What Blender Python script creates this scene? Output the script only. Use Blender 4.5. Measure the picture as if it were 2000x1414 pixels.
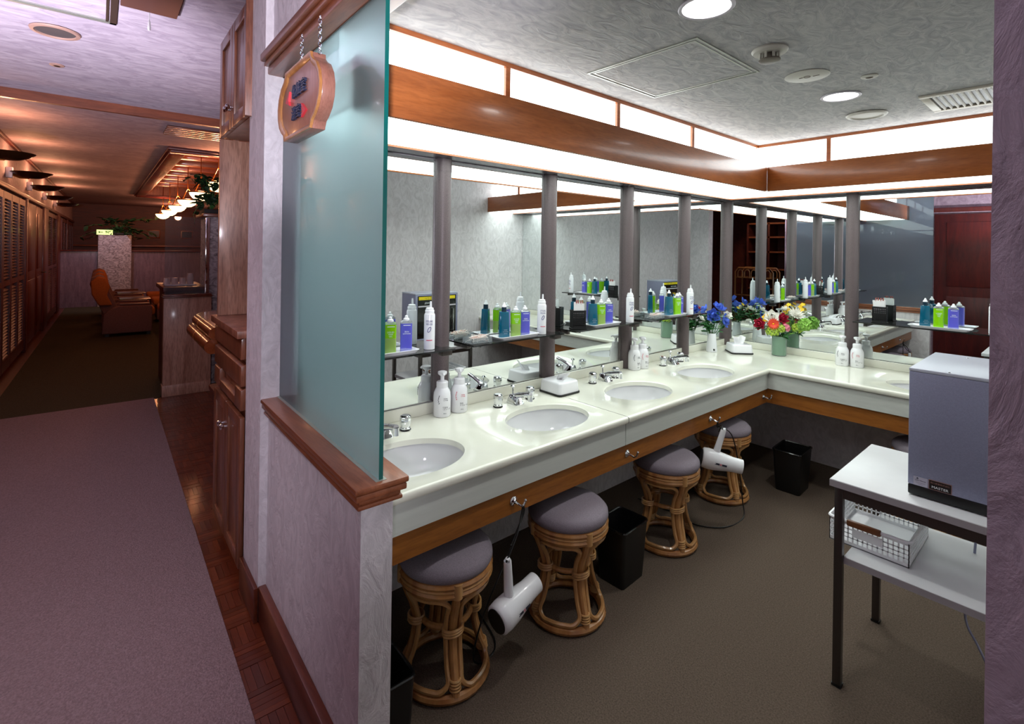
import bpy, bmesh, math, random
from math import sin, cos, pi, radians, sqrt, atan2
from mathutils import Vector, Matrix, Euler
random.seed(7)
for o in list(bpy.data.objects): bpy.data.objects.remove(o)
SC = bpy.context.scene
COL = SC.collection
# ---------------------------------------------------------------- camera
cd = bpy.data.cameras.new('camera'); cam = bpy.data.objects.new('camera', cd); COL.objects.link(cam)
cd.sensor_width = 36.0; cd.lens = 36.0*991.0/2000.0
cd.shift_y = -220.5/2000.0; cd.clip_start = 0.02; cd.clip_end = 100
cam.matrix_world = Matrix.Translation((0, 0, 1.5)) @ Matrix.Rotation(radians(49.05), 4, 'Z') @ Matrix.Rotation(radians(90), 4, 'X') @ Matrix.Rotation(radians(0.83), 4, 'Z')
SC.camera = cam
# ---------------------------------------------------------------- view, world
SC.view_settings.view_transform = 'Standard'; SC.view_settings.look = 'None'
SC.view_settings.gamma = 1.0; SC.view_settings.use_curve_mapping = False
SC.view_settings.exposure = 0.25
W = bpy.data.worlds.new('world'); SC.world = W; W.use_nodes = True
W.node_tree.nodes['Background'].inputs[0].default_value = (0.55, 0.5, 0.6, 1)
W.node_tree.nodes['Background'].inputs[1].default_value = 0.03

KA = radians(1.85)
KR = pi-KA                                   # heading of the corridor: local x runs down it, local y is its left
def Kp(p):                                   # corridor coordinates (depth, right, height) to world
    u, v, z = p
    return (-cos(KA)*u+sin(KA)*v, sin(KA)*u+cos(KA)*v, z)
def vl(u): return -0.86+0.0175*(u-7.5)
def Lp(p): return Kp((p[0], vl(p[0])+p[1], p[2]))      # along the corridor's left wall
def kf(p): return (p[0], -p[1], p[2])                  # local coordinates of a corridor thing

def lamp(kind, name, loc, energy, color, size=0.1, rot=None, spot=None, blend=0.6):
    l = bpy.data.lights.new(name, kind); o = bpy.data.objects.new(name, l); COL.objects.link(o)
    l.energy = energy; l.color = color; o.location = loc
    if kind == 'AREA': l.shape = 'DISK'; l.size = size
    else: l.shadow_soft_size = size
    if kind == 'SPOT': l.spot_size = spot; l.spot_blend = blend
    if rot: o.rotation_euler = rot
    return o
# ---------------------------------------------------------------- lights of the place, plus added fill lamps
LAV = (0.96, 0.87, 1.0)
lamp('SPOT', 'corridor_fill', Kp((1.7, -0.6, 2.70)), 48, LAV, 0.12, (radians(28), 0, radians(90-1.85)), radians(92), 0.5)  # added unseen lamp, brightens the near carpet and half wall
lamp('SPOT', 'photographer_flash', Kp((-0.35, -0.25, 1.55)), 60, (0.92, 0.88, 1.0), 0.06, (radians(98), 0, radians(90-1.85)), radians(95), 0.5)
lamp('SPOT', 'photographer_flash', Kp((-0.35, -0.25, 1.55)), 170, (0.92, 0.88, 1.0), 0.06, (radians(130), 0, radians(90-1.85)), radians(88), 0.25)
lamp('SPOT', 'corridor_ceiling_fill', Kp((3.0, -0.75, 1.25)), 215, (0.94, 0.87, 1.0), 0.08, (radians(144), 0, radians(90-1.85)), radians(110), 0.7)  # added unseen uplight, brightens the near corridor ceiling
lamp('SPOT', 'partition_fill', Kp((14.3, 0.1, 2.66)), 40, (0.8, 0.78, 1.0), 0.08, (radians(35), 0, radians(90-1.85)), radians(100), 0.7)  # added cool lamp without a fixture, for the low partition and column
for i, u in enumerate((6.5, 8.2, 10.0, 12.0, 14.0)):
    lamp('POINT', 'sconce_bulb', Lp((u, 0.2, 2.43)), 8, (1.0, 0.46, 0.22), 0.05)
for k in range(6):
    lamp('POINT', 'pendant_bulb', Kp((7.6+1.5*k, 1.2, 2.46)), 20, (1.0, 0.36, 0.16), 0.05)
lamp('POINT', 'lounge_wall_fill', Kp((18.0, 1.8, 2.3)), 22, (1.0, 0.4, 0.2), 0.08)  # added warm lamp without a fixture, brightens the far lounge wall
lamp('SPOT', 'rear_fill', (0.38, -1.75, 2.68), 40, (1.0, 0.72, 0.5), 0.08, (radians(-28), 0, 0), radians(80), 0.5)  # added unseen lamp, lights the shelves behind the camera
for x, y in ((-0.788, 1.455), (-0.803, 2.747)):
    lamp('SPOT', 'downlight_lamp', (x, y, 2.225), 19, (0.97, 1.0, 0.95), 0.05, None, radians(155), 0.6)

# ---------------------------------------------------------------- materials
def lin(c):
    return tuple(((x/255)/12.92 if x/255 <= 0.04045 else ((x/255+0.055)/1.055)**2.4) for x in c)
MATS = {}
def newmat(name):
    m = bpy.data.materials.new(name); m.use_nodes = True; MATS[name] = m
    nt = m.node_tree; b = nt.nodes['Principled BSDF']
    return m, nt, b
def P(name, col, rough=0.5, metal=0.0, spec=0.5, coat=0.0, trans=0.0, ior=None, emit=None, est=0.0, alpha=None, noise=None, bump=None, sub=None):
    m, nt, b = newmat(name)
    c = (*lin(col), 1)
    b.inputs['Base Color'].default_value = c; b.inputs['Roughness'].default_value = rough
    b.inputs['Metallic'].default_value = metal; b.inputs['Specular IOR Level'].default_value = spec
    b.inputs['Coat Weight'].default_value = coat; b.inputs['Coat Roughness'].default_value = 0.04
    b.inputs['Transmission Weight'].default_value = trans
    if ior: b.inputs['IOR'].default_value = ior
    if emit: b.inputs['Emission Color'].default_value = (*lin(emit), 1); b.inputs['Emission Strength'].default_value = est
    if sub: b.inputs['Subsurface Weight'].default_value = sub
    tc = nt.nodes.new('ShaderNodeTexCoord')
    if noise:                                   # (scale, amount, (sx,sy,sz))
        n = nt.nodes.new('ShaderNodeTexNoise'); n.inputs['Scale'].default_value = noise[0]; n.inputs['Detail'].default_value = 4
        mp = nt.nodes.new('ShaderNodeMapping'); mp.inputs['Scale'].default_value = noise[2] if len(noise) > 2 else (1, 1, 1)
        nt.links.new(tc.outputs['Object'], mp.inputs[0]); nt.links.new(mp.outputs[0], n.inputs['Vector'])
        r = nt.nodes.new('ShaderNodeValToRGB'); a = noise[1]
        r.color_ramp.elements[0].position = 0.3; r.color_ramp.elements[1].position = 0.7
        r.color_ramp.elements[0].color = (*[x*(1-a) for x in c[:3]], 1); r.color_ramp.elements[1].color = (*[min(1, x*(1+a)) for x in c[:3]], 1)
        nt.links.new(n.outputs['Fac'], r.inputs[0]); nt.links.new(r.outputs[0], b.inputs['Base Color'])
    if bump:                                    # (scale, strength, (sx,sy,sz), distance)
        n = nt.nodes.new('ShaderNodeTexNoise'); n.inputs['Scale'].default_value = bump[0]; n.inputs['Detail'].default_value = 3
        mp = nt.nodes.new('ShaderNodeMapping'); mp.inputs['Scale'].default_value = bump[2] if len(bump) > 2 else (1, 1, 1)
        nt.links.new(tc.outputs['Object'], mp.inputs[0]); nt.links.new(mp.outputs[0], n.inputs['Vector'])
        bp = nt.nodes.new('ShaderNodeBump'); bp.inputs['Strength'].default_value = bump[1]; bp.inputs['Distance'].default_value = bump[3] if len(bump) > 3 else 0.004
        nt.links.new(n.outputs['Fac'], bp.inputs['Height']); nt.links.new(bp.outputs[0], b.inputs['Normal'])
    return m
def wood(name, c1, c2, axis='x', scale=1.0, rough=0.35, coat=0.25, pore=0.25):
    m, nt, b = newmat(name)
    tc = nt.nodes.new('ShaderNodeTexCoord'); mp = nt.nodes.new('ShaderNodeMapping')
    s = {'x': (0.12, 1, 1), 'y': (1, 0.12, 1), 'z': (1, 1, 0.12)}[axis]
    mp.inputs['Scale'].default_value = [k*scale for k in s]
    nt.links.new(tc.outputs['Object'], mp.inputs[0])
    n = nt.nodes.new('ShaderNodeTexNoise'); n.inputs['Scale'].default_value = 22; n.inputs['Detail'].default_value = 5; n.inputs['Distortion'].default_value = 0.9
    nt.links.new(mp.outputs[0], n.inputs['Vector'])
    n2 = nt.nodes.new('ShaderNodeTexNoise'); n2.inputs['Scale'].default_value = 160; n2.inputs['Detail'].default_value = 2
    nt.links.new(mp.outputs[0], n2.inputs['Vector'])
    r = nt.nodes.new('ShaderNodeValToRGB')
    r.color_ramp.elements[0].position = 0.32; r.color_ramp.elements[1].position = 0.68
    r.color_ramp.elements[0].color = (*lin(c1), 1); r.color_ramp.elements[1].color = (*lin(c2), 1)
    nt.links.new(n.outputs['Fac'], r.inputs[0])
    mx = nt.nodes.new('ShaderNodeMix'); mx.data_type = 'RGBA'; mx.blend_type = 'MULTIPLY'; mx.inputs[0].default_value = pore
    r2 = nt.nodes.new('ShaderNodeValToRGB'); r2.color_ramp.elements[0].position = 0.35; r2.color_ramp.elements[1].position = 0.55
    r2.color_ramp.elements[0].color = (0.35, 0.3, 0.28, 1)
    nt.links.new(n2.outputs['Fac'], r2.inputs[0])
    nt.links.new(r.outputs[0], mx.inputs[6]); nt.links.new(r2.outputs[0], mx.inputs[7])
    nt.links.new(mx.outputs[2], b.inputs['Base Color'])
    b.inputs['Roughness'].default_value = rough; b.inputs['Coat Weight'].default_value = coat; b.inputs['Coat Roughness'].default_value = 0.12
    return m
def plaster(name, c1, c2, scale=14, stretch=(1, 1, 1), bump=0.5, dist=0.006):
    """embossed wallpaper: strokes of noise in relief with a slight tint"""
    m, nt, b = newmat(name)
    tc = nt.nodes.new('ShaderNodeTexCoord'); mp = nt.nodes.new('ShaderNodeMapping'); mp.inputs['Scale'].default_value = stretch
    nt.links.new(tc.outputs['Object'], mp.inputs[0])
    n = nt.nodes.new('ShaderNodeTexNoise'); n.inputs['Scale'].default_value = scale; n.inputs['Detail'].default_value = 6; n.inputs['Distortion'].default_value = 2.2; n.inputs['Roughness'].default_value = 0.6
    nt.links.new(mp.outputs[0], n.inputs['Vector'])
    r = nt.nodes.new('ShaderNodeValToRGB'); r.color_ramp.elements[0].position = 0.36; r.color_ramp.elements[1].position = 0.62
    r.color_ramp.elements[0].color = (*lin(c1), 1); r.color_ramp.elements[1].color = (*lin(c2), 1)
    nt.links.new(n.outputs['Fac'], r.inputs[0]); nt.links.new(r.outputs[0], b.inputs['Base Color'])
    bp = nt.nodes.new('ShaderNodeBump'); bp.inputs['Strength'].default_value = bump; bp.inputs['Distance'].default_value = dist
    nt.links.new(n.outputs['Fac'], bp.inputs['Height']); nt.links.new(bp.outputs[0], b.inputs['Normal'])
    b.inputs['Roughness'].default_value = 0.75; b.inputs['Specular IOR Level'].default_value = 0.3
    return m

plaster('wallpaper', (206, 201, 204), (226, 221, 224), 15, (1, 1, 0.6), 0.8)
plaster('ceiling_paper', (158, 158, 160), (184, 184, 182), 18, (1, 0.45, 1), 0.8, 0.008)
plaster('ceiling_lavender', (172, 160, 178), (204, 194, 208), 10, (1, 0.4, 1), 0.7, 0.008)
plaster('pillar_paper', (104, 82, 86), (128, 104, 106), 12, (1, 1, 0.7))
plaster('ceiling_warm', (150, 130, 140), (176, 156, 164), 10, (1, 0.4, 1), 0.6, 0.008)
plaster('stone_rough', (122, 112, 114), (198, 188, 192), 9, (1, 1, 1.6), 0.8, 0.012)
wood('beech', (160, 88, 40), (182, 106, 54), 'y', 1.2, 0.3, 0.3)
wood('beech_x', (160, 88, 40), (182, 106, 54), 'x', 1.2, 0.3, 0.3)
wood('apron_wood', (140, 82, 28), (166, 102, 40), 'y', 1.0, 0.4, 0.15)
wood('apron_wood_x', (140, 82, 28), (166, 102, 40), 'x', 1.0, 0.4, 0.15)
wood('cap_wood', (128, 72, 44), (158, 94, 62), 'x', 1.3, 0.35, 0.25)
wood('oak_red', (122, 72, 52), (158, 102, 78), 'z', 0.9, 0.4, 0.2, 0.45)
wood('oak_pale', (150, 104, 84), (184, 140, 118), 'z', 0.9, 0.4, 0.2, 0.45)
wood('cabinet_wood', (108, 60, 40), (140, 84, 58), 'z', 0.9, 0.35, 0.3, 0.35)
wood('counter_gloss', (104, 46, 20), (140, 70, 34), 'x', 0.8, 0.2, 0.4)
wood('door_red', (72, 16, 11), (98, 28, 18), 'z', 0.8, 0.42, 0.1)
wood('dark_red', (66, 20, 14), (92, 34, 22), 'y', 0.8, 0.5, 0.0)
wood('fascia_wood', (110, 56, 34), (140, 76, 48), 'y', 0.8, 0.35, 0.3)
wood('sign_wood', (148, 98, 82), (168, 116, 98), 'z', 1.4, 0.35, 0.25)
wood('sign_edge', (168, 110, 62), (196, 140, 84), 'z', 1.4, 0.3, 0.3)
wood('parquet', (88, 36, 18), (112, 50, 26), 'x', 2.0, 0.3, 0.35)
wood('parquet_dark', (78, 30, 16), (98, 42, 22), 'x', 2.0, 0.3, 0.35)
wood('parquet_light', (100, 44, 22), (126, 60, 32), 'x', 2.0, 0.3, 0.35)
wood('baseboard_wood', (84, 34, 18), (112, 52, 30), 'x', 1.0, 0.35, 0.3)
wood('panel_purple', (104, 84, 100), (132, 108, 124), 'z', 1.0, 0.4, 0.2, 0.4)
wood('rattan', (150, 96, 54), (192, 138, 84), 'z', 0.6, 0.25, 0.5, 0.15)
wood('rattan_light', (166, 116, 68), (204, 156, 100), 'z', 0.6, 0.3, 0.3, 0.15)
P('marble', (236, 236, 222), 0.12, coat=0.4, noise=(3.0, 0.05, (1, 1, 1)))
P('basin_white', (226, 226, 228), 0.08, coat=0.5)
P('band_laminate', (206, 210, 204), 0.35, noise=(14, 0.05, (1, 0.15, 4)))
P('mirror_glass', (236, 241, 240), 0.0, metal=1.0)
P('mirror_edge', (40, 52, 50), 0.2)
P('chrome', (226, 228, 232), 0.06, metal=1.0)
P('steel_dark', (92, 86, 84), 0.3, metal=0.9)
P('post_metal', (98, 86, 88), 0.42, metal=0.15, noise=(420, 0.28), bump=(300, 0.25, (1, 1, 1), 0.001))
P('headrail', (120, 116, 122), 0.25, metal=0.6)
P('black', (14, 14, 15), 0.4)
P('black_gloss', (10, 10, 11), 0.15, coat=0.5)
P('black_basket', (20, 20, 22), 0.5)
P('white_plastic', (238, 238, 242), 0.25, coat=0.2)
P('white_soft', (242, 242, 244), 0.7)
P('white_metal', (205, 200, 208), 0.4)
P('bottle_white', (240, 240, 244), 0.22, coat=0.3)
P('teal_liquid', (8, 104, 136), 0.12, coat=0.6, trans=0.25, noise=(8, 0.3, (1, 1, .4)))
P('teal_neck', (16, 44, 60), 0.25)
P('green_liquid', (150, 224, 16), 0.12, coat=0.5, trans=0.2)
P('green_pale', (166, 200, 104), 0.12, coat=0.5, trans=0.2)
P('purple_liquid', (104, 104, 224), 0.12, coat=0.5, trans=0.2)
P('purple_pale', (150, 152, 226), 0.12, coat=0.5, trans=0.2)
P('clear_plastic', (225, 232, 235), 0.08, trans=0.85, ior=1.4)
P('print_blue', (48, 50, 130), 0.5)
P('print_dark', (40, 40, 60), 0.5)
P('print_white', (232, 236, 240), 0.5)
P('print_pink', (210, 40, 80), 0.5)
P('stool_fabric', (134, 124, 134), 0.9, spec=0.2, noise=(320, 0.16), bump=(420, 0.5, (1, 1, 1), 0.001))
P('carpet_vanity', (95, 82, 72), 0.95, spec=0.1, noise=(190, 0.35), bump=(260, 0.8, (1, 1, 1), 0.004))
P('carpet_far', (74, 66, 48), 0.95, spec=0.1, noise=(120, 0.3), bump=(200, 0.8, (1, 1, 1), 0.004))
P('carpet_runner', (152, 130, 130), 0.95, spec=0.1, noise=(150, 0.22), bump=(170, 0.9, (1, 1, 1), 0.006))
P('smoke_glass', (66, 68, 66), 0.03, trans=0.75, ior=1.45, coat=0.3)
P('glass_edge_teal', (10, 96, 90), 0.15, coat=0.4)
P('clear_glass', (225, 235, 238), 0.02, trans=0.97, ior=1.2)
P('machine_grey', (142, 144, 170), 0.42, metal=0.35, noise=(300, 0.08))
P('machine_top', (186, 190, 206), 0.35, metal=0.2)
P('yellow_label', (238, 216, 20), 0.5)
P('label_grey', (170, 166, 184), 0.5)
P('plate_black', (26, 22, 22), 0.35)
P('plate_border', (150, 110, 100), 0.35)
P('screen_blue', (40, 130, 210), 0.3)
P('table_white', (224, 224, 228), 0.35, noise=(6, 0.05))
P('table_edge', (150, 142, 148), 0.4)
P('wood_handle', (120, 70, 40), 0.4)
P('petal_blue', (78, 110, 214), 0.6, sub=0.0, noise=(40, 0.3))
P('petal_white', (240, 238, 230), 0.6)
P('petal_red', (176, 22, 58), 0.55, noise=(50, 0.3))
P('petal_orange', (226, 70, 40), 0.55)
P('petal_pink', (226, 130, 150), 0.6)
P('petal_yellow', (236, 196, 30), 0.6)
P('petal_lime', (176, 206, 70), 0.6, noise=(60, 0.25))
P('leaf_green', (44, 104, 48), 0.5, noise=(30, 0.3))
P('leaf_bright', (146, 196, 84), 0.55, noise=(30, 0.25))
P('leaf_pale', (176, 206, 166), 0.6)
P('leaf_dark', (24, 52, 26), 0.5)
P('stem_green', (60, 110, 50), 0.6)
P('vase_green', (182, 212, 172), 0.12, coat=0.4)
P('vase_white', (232, 234, 238), 0.3)
P('hatch_metal', (178, 182, 172), 0.35, metal=0.5)
P('hatch_dark', (88, 72, 64), 0.4, metal=0.4)
P('detector_white', (196, 194, 184), 0.5)
P('detector_grey', (120, 112, 102), 0.45, metal=0.3)
P('grille_dark', (92, 84, 84), 0.6)
P('board_brown', (96, 62, 58), 0.6)
P('speaker_ring', (186, 150, 136), 0.45)
P('vent_white', (190, 184, 170), 0.5)
P('chair_side', (120, 84, 78), 0.9, spec=0.2, noise=(60, 0.12))
P('chair_orange', (168, 92, 40), 0.9, spec=0.2, noise=(60, 0.12))
P('brass', (176, 104, 44), 0.3, metal=0.9)
P('bronze_dark', (70, 40, 22), 0.25, metal=0.7)
P('letters_blue', (44, 50, 74), 0.35)
P('letters_red', (214, 62, 72), 0.4)
P('exit_green', (210, 230, 150), 0.4, emit=(206, 232, 140), est=1.2)
P('exit_mark', (20, 110, 50), 0.4)
P('picture_dark', (36, 34, 46), 0.3)
P('dark_void', (22, 14, 12), 0.7)
P('swab_white', (236, 228, 222), 0.8)
P('swab_pink', (226, 176, 160), 0.7)
P('clip_red', (150, 74, 66), 0.4)
P('cup_glass', (240, 206, 196), 0.1, trans=0.15)
def emis(name, col, st):
    m = bpy.data.materials.new(name); m.use_nodes = True; MATS[name] = m; nt = m.node_tree
    nt.nodes.clear(); e = nt.nodes.new('ShaderNodeEmission'); o = nt.nodes.new('ShaderNodeOutputMaterial')
    e.inputs[0].default_value = (*lin(col), 1); e.inputs[1].default_value = st; nt.links.new(e.outputs[0], o.inputs[0])
emis('panel_light', (244, 255, 250), 4.0)
emis('pane_light', (246, 254, 255), 4.2)
emis('downlight_glow', (255, 255, 255), 9.0)
emis('bowl_glow', (255, 214, 160), 3.2)
emis('screen_glow', (60, 150, 230), 0.8)
# frosted pane: smooth front, blurred body
def frosted():
    m, nt, b = newmat('frosted_glass')
    b.inputs['Base Color'].default_value = (*lin((196, 218, 224)), 1); b.inputs['Roughness'].default_value = 0.5
    b.inputs['Transmission Weight'].default_value = 1.0; b.inputs['IOR'].default_value = 1.3
    b.inputs['Coat Weight'].default_value = 1.0; b.inputs['Coat Roughness'].default_value = 0.0; b.inputs['Coat IOR'].default_value = 1.55
    d = nt.nodes.new('ShaderNodeBsdfTranslucent'); d.inputs[0].default_value = (*lin((158, 180, 188)), 1)
    mx = nt.nodes.new('ShaderNodeMixShader'); mx.inputs[0].default_value = 0.35
    out = nt.nodes['Material Output']
    nt.links.new(b.outputs[0], mx.inputs[1]); nt.links.new(d.outputs[0], mx.inputs[2]); nt.links.new(mx.outputs[0], out.inputs[0])
frosted()

# ---------------------------------------------------------------- mesh helpers
class MB:
    def __init__(s, tf=None): s.v = []; s.f = []; s.m = []; s.tf = tf; s.mi = 0
    def _add(s, vs, fs, mi=None):
        n = len(s.v); s.v += [tuple(p) for p in vs]
        for f in fs: s.f.append([i+n for i in f]); s.m.append(s.mi if mi is None else mi)
        return s
    def box(s, x0, x1, y0, y1, z0, z1, mi=None):
        vs = [(x0, y0, z0), (x1, y0, z0), (x1, y1, z0), (x0, y1, z0), (x0, y0, z1), (x1, y0, z1), (x1, y1, z1), (x0, y1, z1)]
        return s._add(vs, [(0, 3, 2, 1), (4, 5, 6, 7), (0, 1, 5, 4), (1, 2, 6, 5), (2, 3, 7, 6), (3, 0, 4, 7)], mi)
    def hexa(s, vs, mi=None):
        return s._add(vs, [(0, 3, 2, 1), (4, 5, 6, 7), (0, 1, 5, 4), (1, 2, 6, 5), (2, 3, 7, 6), (3, 0, 4, 7)], mi)
    def quad(s, a, b, c, d, mi=None): return s._add([a, b, c, d], [(0, 1, 2, 3)], mi)
    def prism(s, poly, lo, hi, axis='z', mi=None):
        n = len(poly)
        def mk(p, t):
            return {'z': (p[0], p[1], t), 'y': (p[0], t, p[1]), 'x': (t, p[0], p[1])}[axis]
        vs = [mk(p, lo) for p in poly]+[mk(p, hi) for p in poly]
        fs = [tuple(range(n))[::-1], tuple(range(n, 2*n))]+[(i, (i+1) % n, n+(i+1) % n, n+i) for i in range(n)]
        return s._add(vs, fs, mi)
    def lathe(s, prof, n=24, c=(0, 0, 0), M=None, mi=None, cap=True, sx=1.0, sy=1.0):
        vs = []; fs = []; k = len(prof)
        for r, z in prof:
            for i in range(n):
                a = 2*pi*i/n; p = Vector((r*cos(a)*sx, r*sin(a)*sy, z))
                if M is not None: p = M @ p
                vs.append((p[0]+c[0], p[1]+c[1], p[2]+c[2]))
        for j in range(k-1):
            for i in range(n): fs.append((j*n+i, j*n+(i+1) % n, (j+1)*n+(i+1) % n, (j+1)*n+i))
        if cap: fs += [tuple(range(n))[::-1], tuple(range((k-1)*n, k*n))]
        return s._add(vs, fs, mi)
    def cyl(s, r, z0, z1, n=20, c=(0, 0, 0), M=None, mi=None): return s.lathe([(r, z0), (r, z1)], n, c, M, mi)
    def tube(s, pts, r, n=8, closed=False, mi=None):
        pts = [Vector(p) for p in pts]; k = len(pts); vs = []; fs = []; up = None
        rr = r if isinstance(r, (list, tuple)) else [r]*k
        for i, p in enumerate(pts):
            a = pts[(i-1) % k] if (closed or i > 0) else p; b = pts[(i+1) % k] if (closed or i < k-1) else p
            t = (b-a).normalized()
            if up is None:
                up = Vector((0, 0, 1)) if abs(t.z) < 0.9 else Vector((1, 0, 0))
            x = t.cross(up)
            if x.length < 1e-4: x = t.cross(Vector((1, 0.3, 0)))
            x.normalize(); y = x.cross(t).normalized(); up = y
            for j in range(n):
                q = 2*pi*j/n; vs.append(p+x*(rr[i]*cos(q))+y*(rr[i]*sin(q)))
        for i in range(k if closed else k-1):
            o, o2 = i*n, ((i+1) % k)*n
            for j in range(n): fs.append((o+j, o+(j+1) % n, o2+(j+1) % n, o2+j))
        if not closed: fs += [tuple(range(n))[::-1], tuple(range((k-1)*n, k*n))]
        return s._add(vs, fs, mi)
    def ring(s, R, r, z, n=36, m=8, c=(0, 0), mi=None):
        return s.tube([(c[0]+R*cos(2*pi*i/n), c[1]+R*sin(2*pi*i/n), z) for i in range(n)], r, m, True, mi)
    def ball(s, r, c, n=12, sz=1.0, mi=None):
        k = max(5, n//2); return s.lathe([(r*max(0.001, sin(pi*j/k)), -r*sz*cos(pi*j/k)) for j in range(k+1)], n, c, None, mi)
    def grid(s, fn, nu, nv, mi=None):
        vs = [fn(i/nu, j/nv) for j in range(nv+1) for i in range(nu+1)]
        fs = [(j*(nu+1)+i, j*(nu+1)+i+1, (j+1)*(nu+1)+i+1, (j+1)*(nu+1)+i) for j in range(nv) for i in range(nu)]
        return s._add(vs, fs, mi)
    def build(s, name, mats, parent=None, bevel=0.0, seg=2, smooth=35, loc=None, rotz=0.0, recalc=True, kind=None):
        me = bpy.data.meshes.new(name)
        vs = [s.tf(p) for p in s.v] if s.tf else s.v
        me.from_pydata([tuple(p) for p in vs], [], s.f)
        mats = mats if isinstance(mats, (list, tuple)) else [mats]
        for m in mats: me.materials.append(MATS[m])
        for p, mi in zip(me.polygons, s.m): p.material_index = mi
        bm = bmesh.new(); bm.from_mesh(me)
        if recalc: bmesh.ops.recalc_face_normals(bm, faces=bm.faces)
        if bevel > 0:
            es = [e for e in bm.edges if len(e.link_faces) == 2 and e.calc_face_angle(0) > radians(30)]
            bmesh.ops.bevel(bm, geom=es, offset=bevel, segments=seg, profile=0.5, affect='EDGES', clamp_overlap=True)
        bm.to_mesh(me); bm.free()
        if smooth:
            for p in me.polygons: p.use_smooth = True
            me.set_sharp_from_angle(angle=radians(smooth))
        o = bpy.data.objects.new(name, me); COL.objects.link(o)
        if parent: o.parent = parent
        if loc is not None: o.location = loc; o.rotation_euler = (0, 0, rotz)
        if kind: o['kind'] = kind
        return o
def soft(pts, n=4, closed=False):
    P_ = [Vector(p) for p in pts]; k = len(P_); out = []
    for i in range(k if closed else k-1):
        p0, p1, p2, p3 = (P_[(i-1) % k], P_[i], P_[(i+1) % k], P_[(i+2) % k]) if closed else (P_[max(0, i-1)], P_[i], P_[i+1], P_[min(k-1, i+2)])
        for j in range(n):
            t = j/n; out.append(0.5*((2*p1)+(p2-p0)*t+(2*p0-5*p1+4*p2-p3)*t*t+(3*p1-p0-3*p2+p3)*t**3))
    if not closed: out.append(P_[-1])
    return out
def thing(name, label, cat, loc=(0, 0, 0), rotz=0.0, group=None, rot=None):
    o = bpy.data.objects.new(name, None); COL.objects.link(o); o.empty_display_size = 0.05
    o.location = loc; o.rotation_euler = rot if rot else (0, 0, rotz); o['label'] = label; o['category'] = cat
    if group: o['group'] = group
    return o
def tag(o, label, cat, group=None):
    o['label'] = label; o['category'] = cat
    if group: o['group'] = group
    return o
def struct(o): o['kind'] = 'structure'; return o
def dup(root, loc, rotz=None, label=None, group=None):
    r = root.copy(); COL.objects.link(r); r.location = loc
    if rotz is not None: r.rotation_euler = (0, 0, rotz)
    if label: r['label'] = label
    if group: r['group'] = group
    for ch in list(root.children):
        c = ch.copy(); COL.objects.link(c); c.parent = r
        for g in list(ch.children):
            d = g.copy(); COL.objects.link(d); d.parent = c
    return r
def share(src, name, parent, loc=(0, 0, 0), rot=(0, 0, 0), scale=None):       # another piece with the same mesh
    o = bpy.data.objects.new(name, src.data); COL.objects.link(o); o.parent = parent; o.location = loc; o.rotation_euler = rot
    if scale: o.scale = scale
    return o
def text(name, s, size, mat, parent, loc, rot=(pi/2, 0, 0), ext=0.0004, bend=None, sx=1.0, align='CENTER', space=1.0):
    """flat print or raised letters; bend = radius wraps it round a vertical can (text faces -y at angle 0)"""
    c = bpy.data.curves.new(name, 'FONT'); c.body = s; c.size = size; c.extrude = ext; c.align_x = align; c.align_y = 'CENTER'; c.resolution_u = 2
    c.space_line = space
    t = bpy.data.objects.new(name, c); COL.objects.link(t)
    dg = bpy.context.evaluated_depsgraph_get(); me = bpy.data.meshes.new_from_object(t.evaluated_get(dg))
    bpy.data.objects.remove(t); bpy.data.curves.remove(c)
    me.materials.clear(); me.materials.append(MATS[mat])
    for v in me.vertices:
        v.co.x *= sx
        if bend:
            a = v.co.x/bend; v.co.z, v.co.x = (bend+v.co.z)*cos(a)-bend, (bend+v.co.z)*sin(a)
    o = bpy.data.objects.new(name, me); COL.objects.link(o); o.parent = parent; o.location = loc; o.rotation_euler = rot
    return o
def rounded(x0, x1, y0, y1, r, n=4):
    out = []
    for cx, cy, a0 in ((x1-r, y1-r, 0), (x0+r, y1-r, pi/2), (x0+r, y0+r, pi), (x1-r, y0+r, 3*pi/2)):
        for i in range(n+1):
            a = a0+pi/2*i/n; out.append((cx+r*cos(a), cy+r*sin(a)))
    return out
# ================================================================ THE SETTING
B = lambda tf=None: MB(tf)
struct(B().box(-22, 4, -4, 6, -0.12, -0.004).build('floor', 'parquet'))
floor = bpy.data.objects['floor']
# vanity room carpet, wall to wall
f = B().prism([Kp((2.2, 0.63, 0))[:2], Kp((1.26, 0.63, 0))[:2], (-0.06, 0.58), (0.504, 0.58), (0.504, 4.06), (-2.0, 4.06), (-2.0, 0.70)], -0.004, 0.0).build('floor', 'carpet_vanity', kind='structure')
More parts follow.
